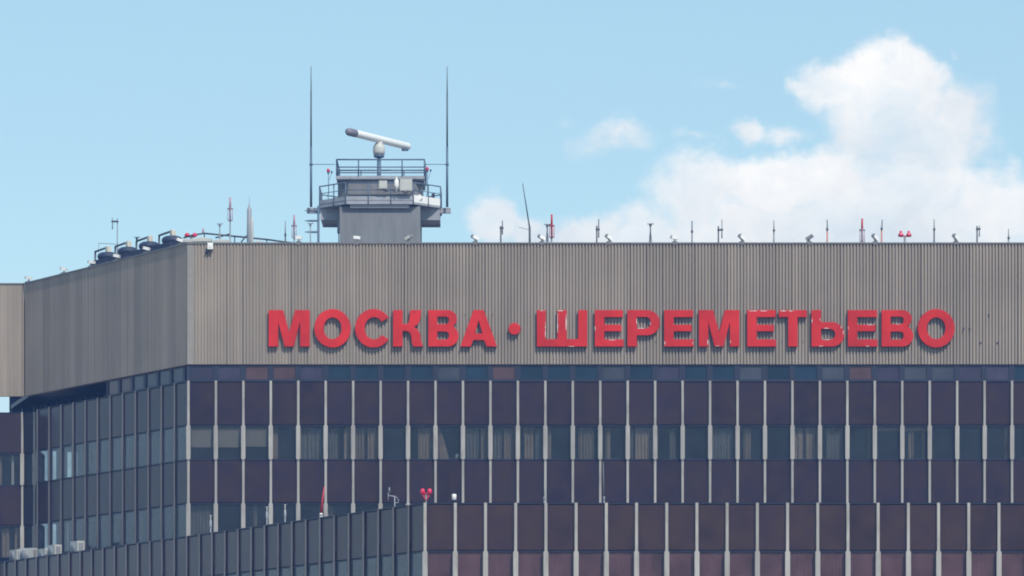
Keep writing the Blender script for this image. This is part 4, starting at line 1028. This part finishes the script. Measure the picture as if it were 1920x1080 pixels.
hi_f, hi_c = cloud_layer(blobs[:10] + blobs[20:], 330, 130, .60)
lo_f, lo_c = cloud_layer(blobs[10:20], 460, 300, .74)
# scattered fair-weather cloud for the rest of the sky (seen in the glass)
gen = noise(tc.outputs['Generated'], 3.2, 8, .6, 5.0, (1, 1, 2.2))
mg = N(nt, 'ShaderNodeMapRange'); mg.interpolation_type = 'SMOOTHSTEP'; mg.inputs[1].default_value = .52; mg.inputs[2].default_value = .72; mg.inputs[4].default_value = .8; L(nt, gen.outputs['Fac'], mg.inputs[0])
ahead = N(nt, 'ShaderNodeMapRange'); ahead.interpolation_type = 'SMOOTHSTEP'; ahead.inputs[1].default_value = .80; ahead.inputs[2].default_value = .93; L(nt, sx.outputs['Y'], ahead.inputs[0])
mixc = N(nt, 'ShaderNodeMix', data_type='FLOAT'); L(nt, ahead.outputs[0], mixc.inputs['Factor']); L(nt, mg.outputs[0], mixc.inputs['A']); mixc.inputs['B'].default_value = 0.0
tint = N(nt, 'ShaderNodeMix', data_type='RGBA', blend_type='MULTIPLY'); tint.inputs['Factor'].default_value = 1; L(nt, sky.outputs[0], tint.inputs['A']); tint.inputs['B'].default_value = (.92, 1.01, .885, 1)
hzl = N(nt, 'ShaderNodeMix', data_type='RGBA'); hzl.inputs['Factor'].default_value = .4                # even summer haze high in the air
L(nt, tint.outputs['Result'], hzl.inputs['A']); hzl.inputs['B'].default_value = (3.3, 4.9, 6.1, 1)
hor = N(nt, 'ShaderNodeMapRange'); hor.inputs[1].default_value = 0.0; hor.inputs[2].default_value = .125; hor.inputs[3].default_value = .9; hor.inputs[4].default_value = 0.0
L(nt, sx.outputs['Z'], hor.inputs[0])
hz2 = N(nt, 'ShaderNodeMix', data_type='RGBA'); L(nt, hor.outputs[0], hz2.inputs['Factor']); L(nt, hzl.outputs['Result'], hz2.inputs['A']); hz2.inputs['B'].default_value = (3.9, 4.7, 5.7, 1)
cur_c = hz2.outputs['Result']
for f_, c_ in ((mixc.outputs['Result'], None), (hi_f, hi_c), (lo_f, lo_c)):
    fm = N(nt, 'ShaderNodeMix', data_type='RGBA'); L(nt, cur_c, fm.inputs['A'])
    if c_ is None: L(nt, f_, fm.inputs['Factor']); fm.inputs['B'].default_value = (6.4, 6.5, 6.6, 1)
    else:
        L(nt, Mth('MULTIPLY', f_, ahead.outputs[0]), fm.inputs['Factor']); L(nt, c_, fm.inputs['B'])
    cur_c = fm.outputs['Result']
L(nt, cur_c, bg.inputs['Color'])

sun = bpy.data.lights.new('sun', 'SUN'); sun.energy = 3.7; sun.angle = R(.53); sun.color = (1.0, .95, .87)
so = bpy.data.objects.new('sun', sun); COL.objects.link(so)
d = Vector((math.sin(R(SUN_AZ)) * math.cos(R(SUN_EL)), -math.cos(R(SUN_AZ)) * math.cos(R(SUN_EL)), math.sin(R(SUN_EL))))
so.rotation_euler = d.to_track_quat('Z', 'Y').to_euler()
so.location = (60, 100, 90)

# ------------------------------------------------------------------ camera
cam = bpy.data.cameras.new('camera'); co = bpy.data.objects.new('camera', cam); COL.objects.link(co)
co.location = (0, 0, ZC); co.rotation_euler = (R(90), 0, 0)
cam.sensor_width = 36; cam.lens = F / 1920 * 36; cam.shift_y = (HY - 540) / 1920; cam.clip_end = 9000
sc.camera = co
sc.view_settings.view_transform = 'Standard'; sc.view_settings.look = 'None'; sc.view_settings.gamma = 1; sc.view_settings.exposure = 0.0
sc.render.engine = 'CYCLES'
sc.cycles.use_denoising = True
sc.cycles.pixel_filter_type = 'BLACKMAN_HARRIS'; sc.cycles.filter_width = 1.9
sc.cycles.max_bounces = 6; sc.cycles.transparent_max_bounces = 8
sc.cycles.volume_bounces = 0
